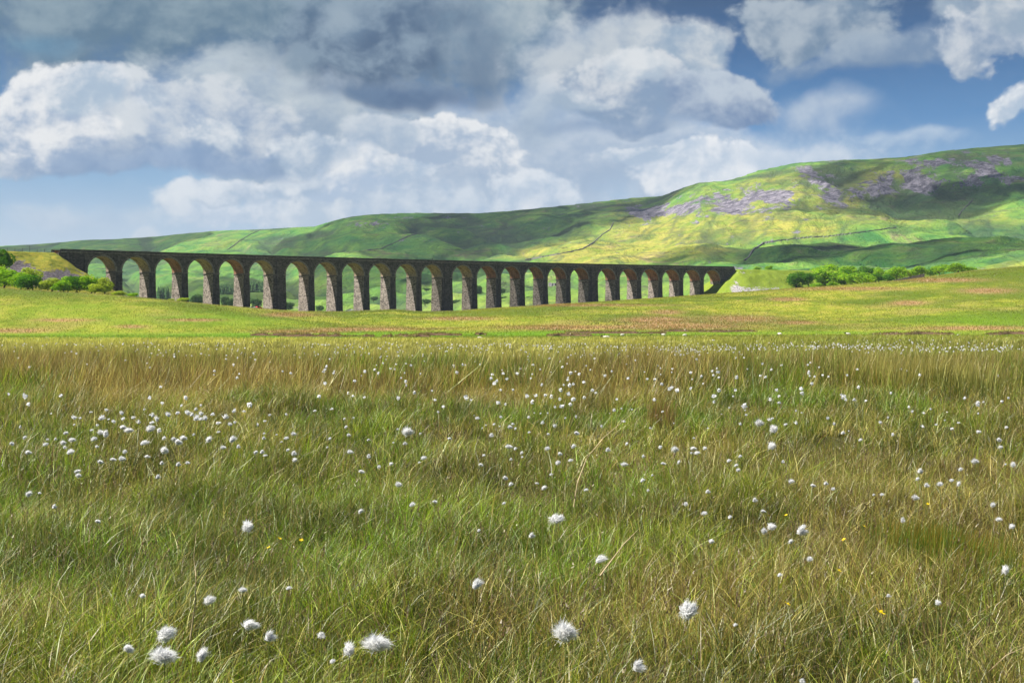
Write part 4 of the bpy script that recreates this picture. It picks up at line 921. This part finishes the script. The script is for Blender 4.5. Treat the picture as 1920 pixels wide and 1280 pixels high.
# tufts on the low meadow and rising slope beyond the bog
def tufts(n, d0, d1, seed, hgt, wd, half=.47, only_brown=False):
    g_ = np.random.default_rng(seed); x, y = sample(n, d0, d1, g_, half, 1.6); at = ground_attrs(x, y)
    b_ = at['brown']; l_ = at['lush']; az, p, D = polar(x, y)
    k = (D < crest_d(p) + 25)
    x, y, b_, l_ = x[k], y[k], b_[k], l_[k]; n = len(x)
    nz = fbm(x * .03, y * .02, 4, 130)[:, None]
    c = np.array([.22, .27, .022]) * (1 - nz) + np.array([.42, .38, .06]) * nz; c = c * .74 * g_.uniform(.7, 1.25, (n, 1))
    c = c * (1 - l_[:, None]) + l_[:, None] * np.array([.13, .24, .012]) * g_.uniform(.7, 1.2, (n, 1))
    c = c * (.35 + 1.25 * fbm(x * .03, y * .02, 4, 133))[:, None]; fr = np.exp(-((y - crest_d(960 + F * x / y)) / 22) ** 2); m_ = g_.random(n) < fr * .75; c[m_] = np.array([.46, .37, .22]) * g_.uniform(.6, 1.15, (m_.sum(), 1))
    m_ = g_.random(n) < b_ * .8 + .03; c[m_] = (np.array([.46, .31, .16]) * g_.uniform(.6, 1.2, (m_.sum(), 1)))
    h = g_.uniform(.5, 1.2, n) * hgt * (1 + .8 * b_) * (1 - .4 * l_)
    return blades(x, y, terrain(x, y) - .05, h, g_.uniform(.5, 1.2, n) * wd, c, 1, g_, lean=.4)
co, f, cl = merge([tufts(110000, 150, 330, 140, .26, .13), tufts(280000, 325, 640, 141, .34, .20)])
mg = mesh_np('meadow_grass', co, f, M['blade'], attrs={'col': cl}); tag(mg, 'yellow-green tussocky pasture grass on the slopes before the viaduct', 'grass', kind='stuff')
# ------------------------------------------------------------------ peat banks
pm, n_, o_ = mat('peat'); gp = n_.new('ShaderNodeNewGeometry').outputs['Position']
principled(n_, o_, n_.mix(n_.noise(gp, 1.2, 4, .7), (.05, .03, .018), (.20, .125, .075)), .95, .1, n_.noise(gp, 2, 4), .8, .3)
def peat(pts, D, hgt, label, seed, fringe=1.0):
    """an eroded bank: dark front face with a shaggy brown grass top"""
    g_ = np.random.default_rng(seed); xs = np.linspace(pts[0], pts[1], 60); X_ = (xs - 960) / F * D; t = np.linspace(0, 1, 60)
    env = np.sin(np.clip(t, 0.02, .98) * np.pi) ** .35; hh = hgt * .62 * env * sst(.30, .48, fbm(t * 7 + seed * 3, t * 0 + 1, 3, 155)) * (.55 + .8 * fbm(t * 9 + seed, t * 0, 3, 150 + seed)); yy = D + 5 * (fbm(t * 4 + seed, t * 0 + 2, 2, 160) - .5)
    root = empty('peat_bank', (float(X_.mean()), D, 0)); tag(root, label, 'peat bank', 'eroded peat banks along the stream')
    rows = []
    for off, k in ((-1.2, -.3), (-.8, .45), (-.35, .95), (.6, 1.0), (2.2, .8), (5, -.4)):
        gz_ = terrain(X_, yy + off); rows.append(np.stack([X_ - X_.mean(), yy + off - D, gz_ + hh * k], -1))
    co = np.concatenate(rows); n = 60; ff = []
    for r_ in range(5):
        for j in range(n - 1): ff.append((r_ * n + j, r_ * n + j + 1, (r_ + 1) * n + j + 1, (r_ + 1) * n + j))
    mesh_np('bank', co, ff, pm, root, smooth=True)
    m_ = int(42 * abs(X_[-1] - X_[0]) * fringe); j = g_.random(m_) * 58.9; off = g_.uniform(-.5, 4.0, m_)
    x = np.interp(j, np.arange(60), X_); y = np.interp(j, np.arange(60), yy) + off; z = terrain(x, y) + np.interp(j, np.arange(60), hh) * np.interp(off, [-.5, .6, 2.2, 4], [.9, 1, .8, .2])
    c = np.array([.34, .26, .13]) * g_.uniform(.5, 1.3, (m_, 1))
    co, f, cl = blades(x - X_.mean(), y - D, z - .05, g_.uniform(.25, .7, m_), g_.uniform(.12, .3, m_), c, 1, g_, lean=.5)
    mesh_np('bank_grass', co, f, M['blade'], root, attrs={'col': cl})['kind'] = 'stuff'
peat((470, 560), 310, .9, 'leftmost dark peat bank fringed with brown grass', 1)
peat((520, 700), 285, 1.0, 'long brown peat bank left of the middle, nearest to the bog', 2)
peat((715, 805), 275, 1.1, 'blackest peat bank below the middle arches', 3)
peat((740, 865), 320, .9, 'peat bank tapering right behind the blackest one', 4)
peat((1025, 1110), 300, .9, 'short peat bank at the left end of the right stretch', 5)
peat((1060, 1250), 340, .8, 'long pinkish brown bank with a black undercut', 6)
peat((1240, 1420), 350, .7, 'thin pale brown bank continuing to the right', 7)
peat((1640, 1790), 330, .8, 'dark bank below the right end of the tree belt', 8)
peat((1850, 1990), 330, .9, 'peat bank cut by the right edge of the picture', 9)
peat((890, 912), 330, .7, 'tiny isolated peat bank right of the middle', 10)
# ------------------------------------------------------------------ cotton grass
cm, n_, o_ = mat('cotton_fibre'); d_ = n_.new('ShaderNodeBsdfDiffuse'); t_ = n_.new('ShaderNodeBsdfTranslucent'); mx = n_.new('ShaderNodeMixShader')
n_.put(d_.inputs[0], (.97, .97, .96)); n_.put(t_.inputs[0], (.97, .97, .96)); mx.inputs[0].default_value = .5; n_.l.new(d_.outputs[0], mx.inputs[1]); n_.l.new(t_.outputs[0], mx.inputs[2]); n_.l.new(mx.outputs[0], o_.inputs[0])
M['stem'] = simple('stem', (.19, .21, .05), .7, .3); M['scale'] = simple('bracts', (.06, .04, .03), .8, .2)
def puff(seed, n=2000, blown=.6, spread=1.0, sag=.2, wth=.00028):
    """a head of fine white hairs streaming from a dark base; about 1 unit = 1 m, radius .02"""
    g_ = np.random.default_rng(seed); nl = 8 if n > 200 else 4
    lob = g_.normal(size=(nl, 3)); lob[:, 2] = np.abs(lob[:, 2]) * .5 + .25; lob[:, 1] *= .8; lob /= np.linalg.norm(lob, axis=1)[:, None]
    li = g_.integers(0, nl, n); lw = g_.uniform(.5, 1.2, nl)[li][:, None]; bend = g_.normal(0, .55, (nl, 3))[li]
    d = lob[li] * .9 + g_.normal(0, .27 * spread, (n, 3)) + np.array([blown, 0, .30]); d /= np.linalg.norm(d, axis=1)[:, None]
    L = .036 * g_.uniform(.3, 1.0, (n, 1)) * lw; p0 = g_.normal(0, .0036, (n, 3)) + [0, 0, -.012]
    p1 = p0 + d * L * .55 + g_.normal(0, .0012, (n, 3)); d2 = d + bend + np.array([blown * .5 + .2, 0, -sag]); d2 /= np.linalg.norm(d2, axis=1)[:, None]
    p2 = p1 + d2 * L * .5 + g_.normal(0, .0016, (n, 3))
    s_ = np.cross(d, g_.normal(size=(n, 3))); s_ /= np.linalg.norm(s_, axis=1)[:, None]; s_ *= wth * g_.uniform(.8, 1.8, (n, 1))
    co = np.stack([p0 - s_, p0 + s_, p1 - s_ * 1.8, p1 + s_ * 1.8, p2], 1).reshape(-1, 3)
    f = ((np.arange(n) * 5)[:, None, None] + np.array([[0, 1, 3], [0, 3, 2], [2, 3, 4]])[None]).reshape(-1, 3)
    return mesh_np('seed_head', co, f, cm, link=False)
PF = [puff(1, blown=.3), puff(2, blown=.1, spread=1.1), puff(3, blown=.5, spread=.6, sag=.3), puff(4, blown=.35, spread=.7), puff(5, 2400, blown=.05, spread=1.25, sag=.2), puff(6, 900, blown=1.1, spread=.5, sag=.6)]
PFS = [puff(11, 110, .3, .8, wth=.0011), puff(12, 110, .1, 1.1, wth=.0011), puff(13, 80, .9, .6, wth=.0012)]
def stem_mesh(seed, L=.30):
    g_ = np.random.default_rng(seed); b = MB(); lx, ly = g_.uniform(-.22, .08), g_.uniform(-.08, .08)
    P_ = [(lx * L * (1 - t) ** 1.5, ly * L * (1 - t) ** 1.5, -.016 - L * (1 - t)) for t in (0, .3, .6, .85, 1)]
    b.tube(P_, [.0016, .0014, .0012, .001, .0013], 5); o = b.build('stem', M['stem'], smooth=True); me = o.data; bpy.data.objects.remove(o); return me
ST = [stem_mesh(i) for i in range(5)]
b = MB(); b.tube([(0, 0, -.021), (0, 0, -.015), (0, 0, -.009)], [.001, .0034, .002], 6); _o = b.build('bract', M['scale'], smooth=True); BR = _o.data; bpy.data.objects.remove(_o)
r1 = [(47,355),(133,358),(140,370),(158,412),(338,363),(905,315),(843,376),(911,407),(1045,375),(1020,420),(1128,420),(1098,440),(806,440),(597,445),(683,462),(742,484),(415,488),(450,490),(412,525),(565,487),(605,495),(638,510),(540,528),(685,490),(685,540),(725,558),(778,512),(855,472),(838,470),(880,495),(845,512),(843,545),(893,560),(945,470),(990,458),(1055,460),(1075,470),(1100,488),(1130,465),(1128,495),(1155,490),(1190,468),(1218,515),(1265,482),(1312,448),(1370,452),(1403,418),(1294,525),(1320,515),(283,465),(505,455),(365,575),(265,610),(253,637),(308,608),(355,628),(362,655),(383,678),(508,558),(568,570),(592,578),(525,606),(405,612),(540,650),(152,682),(65,633),(110,540),(135,600),(915,602),(977,607),(1025,600),(1085,583),(1173,610),(1298,607),(1338,650),(1257,655),(1228,568),(998,622),(798,628),(917,668),(822,706),(685,718),(630,722),(560,735),(905,743),(997,750),(1055,742),(430,790),(440,812),(883,820),(155,917),(217,912),(298,988),(1470,680),(1435,683),(1490,700),(1555,583),(1653,578),(1617,670),(1650,688),(1658,725),(1480,577),(1480,603),(1450,527),(1512,470),(1483,505),(1610,470),(1862,438),(1765,447),(1855,606),(1836,655),(1795,372),(700,678),(1580,625),(1610,602)]
r2 = [(130,376),(65,367),(40,350),(360,285),(365,305),(320,378),(412,347),(510,335),(527,388),(573,427),(545,457),(65,487),(13,492),(42,585),(150,613),(20,537),(317,552),(377,565),(443,577),(292,628),(355,633),(152,705),(50,680),(212,763),(435,740),(463,713),(323,863),(605,605),(703,374),(730,387),(745,475),(762,490),(965,332),(895,333),(842,267),(860,295),(882,405),(923,412),(898,485),(855,522),(888,535),(813,530),(793,547),(843,587),(950,540),(980,550),(963,523),(1052,570),(1043,367),(1077,400),(1093,362),(1148,363),(1180,370),(1128,303),(1235,333),(1252,303),(1285,307),(1305,298),(1273,275),(1290,237),(1318,228),(1337,243),(1365,290),(1413,335),(1432,350),(1305,385),(1278,355),(1230,385),(1290,413),(1367,375),(1203,428),(1240,422),(1160,462),(1118,462),(1087,462),(1052,485),(1128,515),(1257,488),(1322,483),(1200,535),(1322,573),(1162,580),(1300,648),(1228,690),(1290,727),(1218,740),(1180,807),(1160,660),(975,662),(1010,685),(1018,710),(945,650),(803,700),(783,752),(953,722),(1098,857),(1140,883),(947,862),(915,970),(525,960),(390,975),(1465,537),(1507,463),(1533,445),(1573,435),(1550,385),(1635,443),(1590,508),(1607,635),(1497,668),(1595,750),(1700,705),(1740,547),(1795,653),(1872,520),(1803,452),(1760,387),(1862,320),(1847,325),(1890,335),(1802,300),(1880,665),(1810,745),(1747,812),(1690,840),(1727,897),(1900,738),(1370,893),(920,825),(280,748),(457,715),(110,790)]
r3 = [(195,212),(365,215),(53,272),(117,298),(47,325),(205,335),(297,333),(177,368),(285,368),(178,398),(263,433),(348,422),(350,445),(360,473),(218,467),(435,517),(488,499),(500,490),(517,548),(505,645),(575,523),(530,333),(543,368),(545,405),(492,385),(500,218),(465,258),(710,227),(716,253),(727,298),(668,325),(673,352),(640,450),(670,460),(640,517),(822,257),(925,250),(990,318),(892,358),(907,373),(918,388),(968,385),(1032,395),(1173,350),(1228,213),(1262,225),(1275,428),(1295,455),(1360,462),(1397,440),(1478,503),(1490,457),(1425,527),(1355,537),(1515,550),(1548,515),(1587,377),(1693,400),(1797,397),(1835,378),(1665,410),(1662,462),(1115,515),(1158,488),(1185,582),(995,612),(900,573),(935,563),(855,523),(820,492),(1825,543),(1780,610),(1793,653),(1670,567),(65,603),(52,687),(82,685),(128,660),(57,660),(257,730),(320,705),(303,757),(315,782),(565,735),(325,523),(140,547),(615,845),(733,868),(805,857),(140,903),(405,950),(850,888),(1075,922),(1315,937),(1125,920),(1325,833),(1373,867),(1452,860),(1517,840),(1557,860),(1560,778),(1335,787),(1650,733),(1818,750),(1863,750),(1750,978),(20,973),(453,1013)]
r4 = [(545,110),(793,530),(1365,497),(1613,488),(1867,900)]; r5 = [(105,55),(770,163),(1067,190)]
r6 = [(463,165),(683,140),(610,225),(160,222),(720,322),(545,410),(1860,140),(1785,100),(1160,530),(1445,570),(1240,103),(265,88),(125,65)]
# photo positions -> points over the bog; heads stand about 0.3 m above the ground
pts = [(x / 3, 620 + y / 3) for x, y in r1] + [(640 + x / 3, 620 + y / 3) for x, y in r2] + [(1280 + x / 3, 620 + y / 3) for x, y in r3] + [(x / 3, 940 + y / 3) for x, y in r4] + [(640 + x / 3, 940 + y / 3) for x, y in r5] + [(1280 + x / 3, 940 + y / 3) for x, y in r6]
NAMED = [(465, 986, 30, 1, 'round white cotton head alone at the left, midway down the grass'), (391, 1124, 24, 0, 'small windblown cotton head on a long green stem above the big pair at lower left'),
 (465, 1170, 30, 2, 'ragged cotton head with an upright wisp at lower left'), (503, 1192, 26, 3, 'cotton head leaning right on a thin bent stem at lower left'), (601, 1191, 22, 3, 'small forked cotton head between the lower left group and the wide one'),
 (238, 1215, 24, 2, 'narrow upright cotton head left of the big pair at lower left'), (309, 1187, 42, 0, 'upper head of the big stacked pair of cotton heads at lower left'), (308, 1228, 44, 4, 'lower and largest head of the stacked cotton pair at lower left'),
 (376, 1228, 32, 1, 'flat spreading cotton head right of the stacked pair'), (655, 1217, 32, 1, 'fan shaped cotton head just left of the wide bright one'), (709, 1205, 46, 4, 'wide bright cotton head near the bottom, left of centre'),
 (1044, 971, 30, 0, 'bright cotton head on a tall stem in the centre of the grass'), (890, 1094, 26, 5, 'drooping cotton wisp bent over at the centre'), (1122, 1047, 28, 5, 'slim cotton wisp blown right of the central stem'),
 (1062, 1183, 48, 4, 'largest fluffy cotton head near the bottom centre'), (1291, 1141, 46, 0, 'tall bright cotton head right of the largest fluffy one'), (1196, 1248, 32, 3, 'torn cotton head at the bottom edge between the two largest heads'),
 (1378, 1172, 12, 5, 'closed grey cotton bud on a yellow stem'), (1449, 987, 20, 1, 'rounded cotton head in the right pair above the green rushes'), (1502, 994, 22, 3, 'double tufted cotton head left of the green rushes'),
 (1888, 1068, 20, 1, 'cotton head near the right edge over pale dead grass'), (1461, 1078, 14, 5, 'thin grey cotton wisp right of centre'), (1505, 1277, 16, 3, 'cotton head cut by the bottom edge on the right'), (1718, 1277, 16, 3, 'pale cotton tip at the bottom edge far right'),
 (765, 808, 20, 4, 'brightest cotton head in the upper middle of the bog'), (1425, 792, 19, 4, 'left head of the upright trio right of centre'), (1452, 803, 19, 1, 'middle head of the upright trio right of centre'), (1449, 835, 18, 1, 'lowest head on the straw stem under the upright trio')]
def place_cotton(pxx, pyy, size_px, v, label, group, small=False, hh=None, seed=0):
    g_ = np.random.default_rng(int(pxx * 13 + pyy * 7)); hh = hh or g_.uniform(.26, .34)
    D = (EYE - hh) * F / (pyy - HY); x = (pxx - 960) / F * D; z = EYE + (HY - pyy) / F * D
    gz_ = tz(x, D); L = z - gz_ + .02
    if size_px is None: size_px = .040 * F / D * g_.uniform(.75, 1.4)
    sc_ = size_px / F * D / .040
    c = empty('cotton_grass', (x, D, z), g_.uniform(-.7, .7)); tag(c, label, 'cotton grass', group, 'thing')
    for nm, me, s3 in (('seed_head', (PFS if small else PF)[v % (3 if small else 6)], (sc_ * g_.uniform(.8, 1.25), sc_, sc_ * g_.uniform(.75, 1.2))), ('bract', BR, (sc_,) * 3), ('stem', ST[(int(pxx) + v) % 5], (1, 1, L / .30))):
        if small and nm == 'bract': continue
        o = bpy.data.objects.new(nm, me); C.objects.link(o); o.parent = c; o.scale = s3
for a in NAMED: place_cotton(a[0], a[1], a[2] * .70, a[3], a[4], 'large cotton grass heads in the foreground', hh=.27 if a[1] > 1100 else None)
used_ = {(a[0], a[1]) for a in NAMED}
pts = [p for p in pts if min(math.hypot(p[0] - a[0], p[1] - a[1]) for a in NAMED) > 9]
pts.sort(key=lambda p: -p[1]); indiv = pts[:300 - len(NAMED)]; rest = pts[300 - len(NAMED):]
for i, (x_, y_) in enumerate(indiv):
    if 120 < x_ < 440 and 750 < y_ < 850: lab, grp = 'white cotton grass head in the dense drift at the left of the bog', 'cotton heads of the dense left drift'
    elif x_ < 640: lab, grp = 'small white cotton grass head scattered over the left of the bog', 'scattered cotton heads on the left'
    elif x_ < 1280: lab, grp = 'small white cotton grass head scattered over the middle of the bog', 'scattered cotton heads in the middle'
    else: lab, grp = 'small white cotton grass head scattered over the right of the bog', 'scattered cotton heads on the right'
    k = 1.2 if grp.startswith('cotton heads of') else 1.0
    D_ = .65 * F / (y_ - HY); g_ = np.random.default_rng(i)
    place_cotton(x_, y_, min(.040 * F / D_ * g_.uniform(.45, 1.2), 17) * k * (.72 if k > 1 else .54), i % 6, lab, grp, small=y_ < 800)
# the far drifts of cotton heads, past counting
g_ = np.random.default_rng(77); fx_ = [(p[0], p[1]) for p in rest]
for cx, cy, rx, ry, n in ((1300, 655, 130, 6, 150), (1560, 650, 130, 5, 170), (1800, 654, 160, 6, 200), (1000, 648, 220, 5, 130), (1500, 645, 400, 8, 220), (500, 662, 500, 10, 170), (1150, 662, 240, 8, 80), (300, 645, 380, 4, 120), (900, 690, 700, 22, 150), (700, 650, 200, 5, 60)):
    for _ in range(int(n * .7)): fx_.append((g_.normal(cx, rx * .6), max(637.5, g_.normal(cy, ry * .6))))
V3 = []; F3 = []
for (x_, y_) in fx_:
    hh = g_.uniform(.30, .42); D = (EYE - hh) * F / (y_ - HY)
    if D > 96: continue
    x = (x_ - 960) / F * D; z = EYE + (HY - y_) / F * D; r = .019 * g_.uniform(.6, 1.3) * (1 + D / 160); n0 = len(V3)
    for k in range(7):
        d = g_.normal(size=3); d /= np.linalg.norm(d); t = np.cross(d, g_.normal(size=3)); t /= np.linalg.norm(t)
        c = np.array([x, D, z]) + d * r * .35; u = np.cross(d, t); V3 += [c - t * r * .8, c + t * r * .8, c + u * r]; m0 = len(V3); F3.append((m0 - 3, m0 - 2, m0 - 1))
fc = mesh_np('distant_cotton_grass', np.array(V3), F3, cm); tag(fc, 'far drifts of tiny white cotton grass heads along the back of the bog', 'cotton grass', kind='stuff')
# ------------------------------------------------------------------ yellow flowers
ym, n_, o_ = mat('petal'); principled(n_, o_, (.72, .52, .01), .6, .2)
b = MB()
for k in range(5):
    a = 6.283 * k / 5; a0, a1 = a - .5, a + .5; r = .009; b.quad((0, 0, 0), (r * .8 * math.cos(a0), r * .8 * math.sin(a0), .002), (r * 1.15 * math.cos(a), r * 1.15 * math.sin(a), .004), (r * .8 * math.cos(a1), r * .8 * math.sin(a1), .002))
_o = b.build('petals', ym); PET = _o.data; bpy.data.objects.remove(_o)
YF = [(1651, 1149, 1.6, 'largest yellow flower low in the dark grass at the lower right'), (1477, 1133, 1, 'yellow flower left of the largest one'), (1573, 1070, 1, 'yellow flower above the largest one'), (1583, 1012, .9, 'yellow flower left of the green rushes'), (1621, 987, .9, 'yellow flower beside the tops of the green rushes'),
      (1475, 966, .8, 'right one of two yellow flowers beside a cotton head'), (1443, 967, .8, 'left one of two yellow flowers beside a cotton head'), (1740, 945, .9, 'small yellow flower far up the right side'), (92, 1000, .9, 'lone yellow flower at the far left'), (523, 1010, .9, 'yellow flower left of the round cotton head stems'), (564, 1013, .9, 'yellow flower right of its twin in the left half'), (503, 1027, .8, 'lowest of the three yellow flowers in the left half')]
for x_, y_, k, lab in YF:
    hh = .20; D = (EYE - hh) * F / (y_ - HY); x = (x_ - 960) / F * D; z = EYE + (HY - y_) / F * D
    c = empty('yellow_flower', (x, D, z), x_ % 6); tag(c, lab, 'flower', 'small yellow flowers in the grass')
    o = bpy.data.objects.new('petals', PET); C.objects.link(o); o.parent = c; o.scale = (k * .95,) * 3; o.rotation_euler = (.5, .1, 0)
    o = bpy.data.objects.new('stem', ST[0]); C.objects.link(o); o.parent = c; o.scale = (.6, .6, (z - tz(x, D)) / .3)
# ------------------------------------------------------------------ rush clumps and long dead stalks
def clump(pxx, pyb, wpx, n, hmin, hmax, pal, label, tip, seed, lean=.22, wd=(.002, .0035), deep=.25):
    g_ = np.random.default_rng(seed); D = EYE * F / (pyb - HY); x0 = (pxx - 960) / F * D; r = wpx / F * D / 2
    x = g_.normal(0, r * .5, n).clip(-r, r); y = g_.normal(0, deep, n)
    co, f, cl = blades(x, y, terrain(x + x0, y + D) - .02, g_.uniform(hmin, hmax, n), g_.uniform(*wd, n), pick(pal, n, g_), 3, g_, lean=lean, tipc=pick(tip, n, g_), curl=.3)
    o = mesh_np('rush_clump', co, f, M['blade'], attrs={'col': cl}); o.location = (x0, D, 0); tag(o, label, 'rushes', 'rush clumps in the bog'); return o
clump(1760, 1068, 190, 2600, .12, .26, np.array([[.05, .13, .012], [.08, .19, .02], [.035, .09, .01]]), 'dense vivid green clump of upright rushes with orange tips at the lower right', np.array([[.34, .20, .03], [.10, .2, .02]]), 31, deep=.28)
clump(1238, 815, 40, 420, .20, .42, np.array([[.06, .05, .02], [.20, .11, .05], [.09, .13, .02]]), 'dark brown upright rush clump right of the centre', np.array([[.36, .20, .09], [.20, .15, .07]]), 32, wd=(.004, .007))
clump(545, 760, 70, 500, .16, .30, np.array([[.08, .09, .02], [.13, .13, .03]]), 'low rounded brownish sedge tussock in the left middle of the bog', STRAW, 33, wd=(.004, .007), lean=.7)
clump(1750, 745, 160, 1500, .35, .62, np.array([[.05, .11, .012], [.08, .14, .02]]), 'tall dark green rushes under the brown grass at the right', STRAW, 34, wd=(.006, .012), deep=1.0)
clump(1640, 735, 150, 1500, .35, .62, np.array([[.06, .15, .012], [.16, .12, .04]]), 'brighter green tall rushes left of the dark ones at the right', STRAW, 35, wd=(.006, .012), deep=1.0)
def stalk(P2, D, rad, label, seed):
    b = MB(); b.tube([((a - 960) / F * (D + dd), D + dd, EYE + (HY - q) / F * (D + dd)) for a, q, dd in P2], [rad * (1 - .8 * i / (len(P2) - 1)) for i in range(len(P2))], 5)
    o = b.build('dead_stalk', M['straw'], smooth=True); tag(o, label, 'stalk', 'long dead straw stalks')
M['straw'] = simple('straw', (.55, .43, .24), .8, .2)
stalk([(1076, 950, 0), (1083, 905, 0), (1100, 860, .05), (1130, 822, .1), (1165, 792, .15), (1205, 757, .2)], 6.0, .0036, 'long curved straw stalk arching up right in the middle of the bog', 1)
stalk([(1226, 962, 0), (1240, 935, 0), (1258, 910, .1)], 6.2, .0034, 'short straight straw stalk right of the arching one', 2)
stalk([(355, 1200, 0), (365, 1130, 0), (366, 1080, 0), (362, 1045, .05), (367, 1000, .1)], 3.2, .0022, 'thin upright pale stalk above the big cotton pair', 3)
stalk([(1125, 1080, 0), (1170, 1020, .1), (1225, 965, .2)], 4.2, .003, 'slanting straw stalk crossing the centre right grass', 4)
# ------------------------------------------------------------------ unseen clouds added high overhead to cast shadows on the fell
cmat, n_, o_ = mat('cloud'); d_ = n_.new('ShaderNodeBsdfDiffuse'); t_ = n_.new('ShaderNodeBsdfTranslucent'); tp = n_.new('ShaderNodeBsdfTransparent'); m1 = n_.new('ShaderNodeMixShader'); m2 = n_.new('ShaderNodeMixShader')
n_.put(d_.inputs[0], (.9, .9, .92)); n_.put(t_.inputs[0], (.9, .9, .92)); m1.inputs[0].default_value = .4; n_.l.new(d_.outputs[0], m1.inputs[1]); n_.l.new(t_.outputs[0], m1.inputs[2])
gn = n_.new('ShaderNodeNewGeometry'); nz_ = n_.new('ShaderNodeSeparateXYZ'); n_.l.new(gn.outputs['Normal'], nz_.inputs[0])
n_.put(m2.inputs[0], n_.mr(n_.m('ADD', n_.m('MULTIPLY', n_.m('ABSOLUTE', nz_.outputs[2]), .60), n_.noise(gn.outputs['Position'], .007, 6, .66)), .58, 1.20, 0.0, .44))
n_.l.new(tp.outputs[0], m2.inputs[1]); n_.l.new(m1.outputs[0], m2.inputs[2]); n_.l.new(m2.outputs[0], o_.inputs[0])
ALT = 1500.0
def shadow_cloud(pxx, pyy, rx, ry, seed, dmin=1050, label=''):
    X_, Y_, Z_ = hit(pxx, pyy, dmin, 4800); k = (ALT - Z_) / SUN_DIR.z
    cx, cy = X_ + SUN_DIR.x * k, Y_ + SUN_DIR.y * k
    bm = bmesh.new(); bmesh.ops.create_icosphere(bm, subdivisions=5, radius=1)
    for v in bm.verts:
        d = v.co; n = fbm(d.x * 2.3 + seed, d.y * 2.3 + d.z * 1.7 + 5, 4, 170) - .5; k2 = 1 + 1.1 * n
        v.co = Vector((d.x * rx * k2, d.y * ry * k2, d.z * 70 * k2 * (1.6 if d.z > 0 else .4)))
    me = bpy.data.meshes.new('cloud'); bm.to_mesh(me); bm.free(); me.materials.append(cmat); me.polygons.foreach_set('use_smooth', [True] * len(me.polygons))
    o = bpy.data.objects.new('cloud', me); C.objects.link(o); o.location = (cx, cy, ALT); tag(o, label, 'cloud', 'unseen clouds placed to shade the land', kind='structure')
for i, a in enumerate([(800, 432, 420, 560, 'cloud shading the slope above the middle arches'), (1050, 405, 380, 400, 'cloud shading the back ridge'), (1870, 292, 420, 240, 'cloud shading the summit plateau'), (1540, 466, 240, 150, 'cloud shading the gullied lower slope'), (1800, 455, 300, 220, 'cloud shading the far right lower slope'), (130, 466, 420, 400, 'cloud shading the left end of the ridge'), (640, 520, 300, 260, 'cloud shading the valley behind the left arches'), (1760, 392, 260, 90, 'long thin cloud shading a band of the right slope'), (1190, 388, 150, 120, 'small cloud shading the shoulder of the ridge')]):
    shadow_cloud(*a[:4], i, label=a[4])
# unseen cloud scraps added up-sun to dim the middle piers of the viaduct
for i, (s_, rx, ry) in enumerate(((285, 46, 70), (225, 30, 45))):
    x, y = vpos(s_, 5); k = (ALT - 20) / SUN_DIR.z
    bm = bmesh.new(); bmesh.ops.create_icosphere(bm, subdivisions=4, radius=1)
    for v in bm.verts: d = v.co; n = fbm(d.x * 2 + i, d.y * 2 + d.z, 3, 180) - .5; v.co = Vector((d.x * rx, d.y * ry, d.z * 20)) * (1 + .8 * n)
    me = bpy.data.meshes.new('cloud'); bm.to_mesh(me); bm.free(); me.materials.append(cmat)
    o = bpy.data.objects.new('cloud', me); C.objects.link(o); o.location = (x + SUN_DIR.x * k, y + SUN_DIR.y * k, ALT); tag(o, 'small unseen cloud scrap %s up-sun to shade the viaduct' % ('drifting' if i else 'hanging'), 'cloud', 'unseen clouds placed to shade the land', kind='structure')
# ------------------------------------------------------------------ haze
hm = bpy.data.materials.new('haze'); hm.use_nodes = True; hm.node_tree.nodes.clear(); n_ = NT(hm.node_tree); o_ = n_.new('ShaderNodeOutputMaterial'); pv = n_.new('ShaderNodeVolumePrincipled')
n_.put(pv.inputs['Color'], (.72, .84, 1.0)); pv.inputs['Density'].default_value = 4.5e-5; n_.l.new(pv.outputs[0], o_.inputs['Volume'])
bm = bmesh.new(); bmesh.ops.create_cube(bm, size=1, matrix=__import__('mathutils').Matrix.Diagonal((32000, 32000, 1400, 1)))
me = bpy.data.meshes.new('haze'); bm.to_mesh(me); bm.free(); me.materials.append(hm); hz_o = bpy.data.objects.new('haze', me); C.objects.link(hz_o); tag(hz_o, 'thin blue air over the moor', 'haze', kind='stuff')
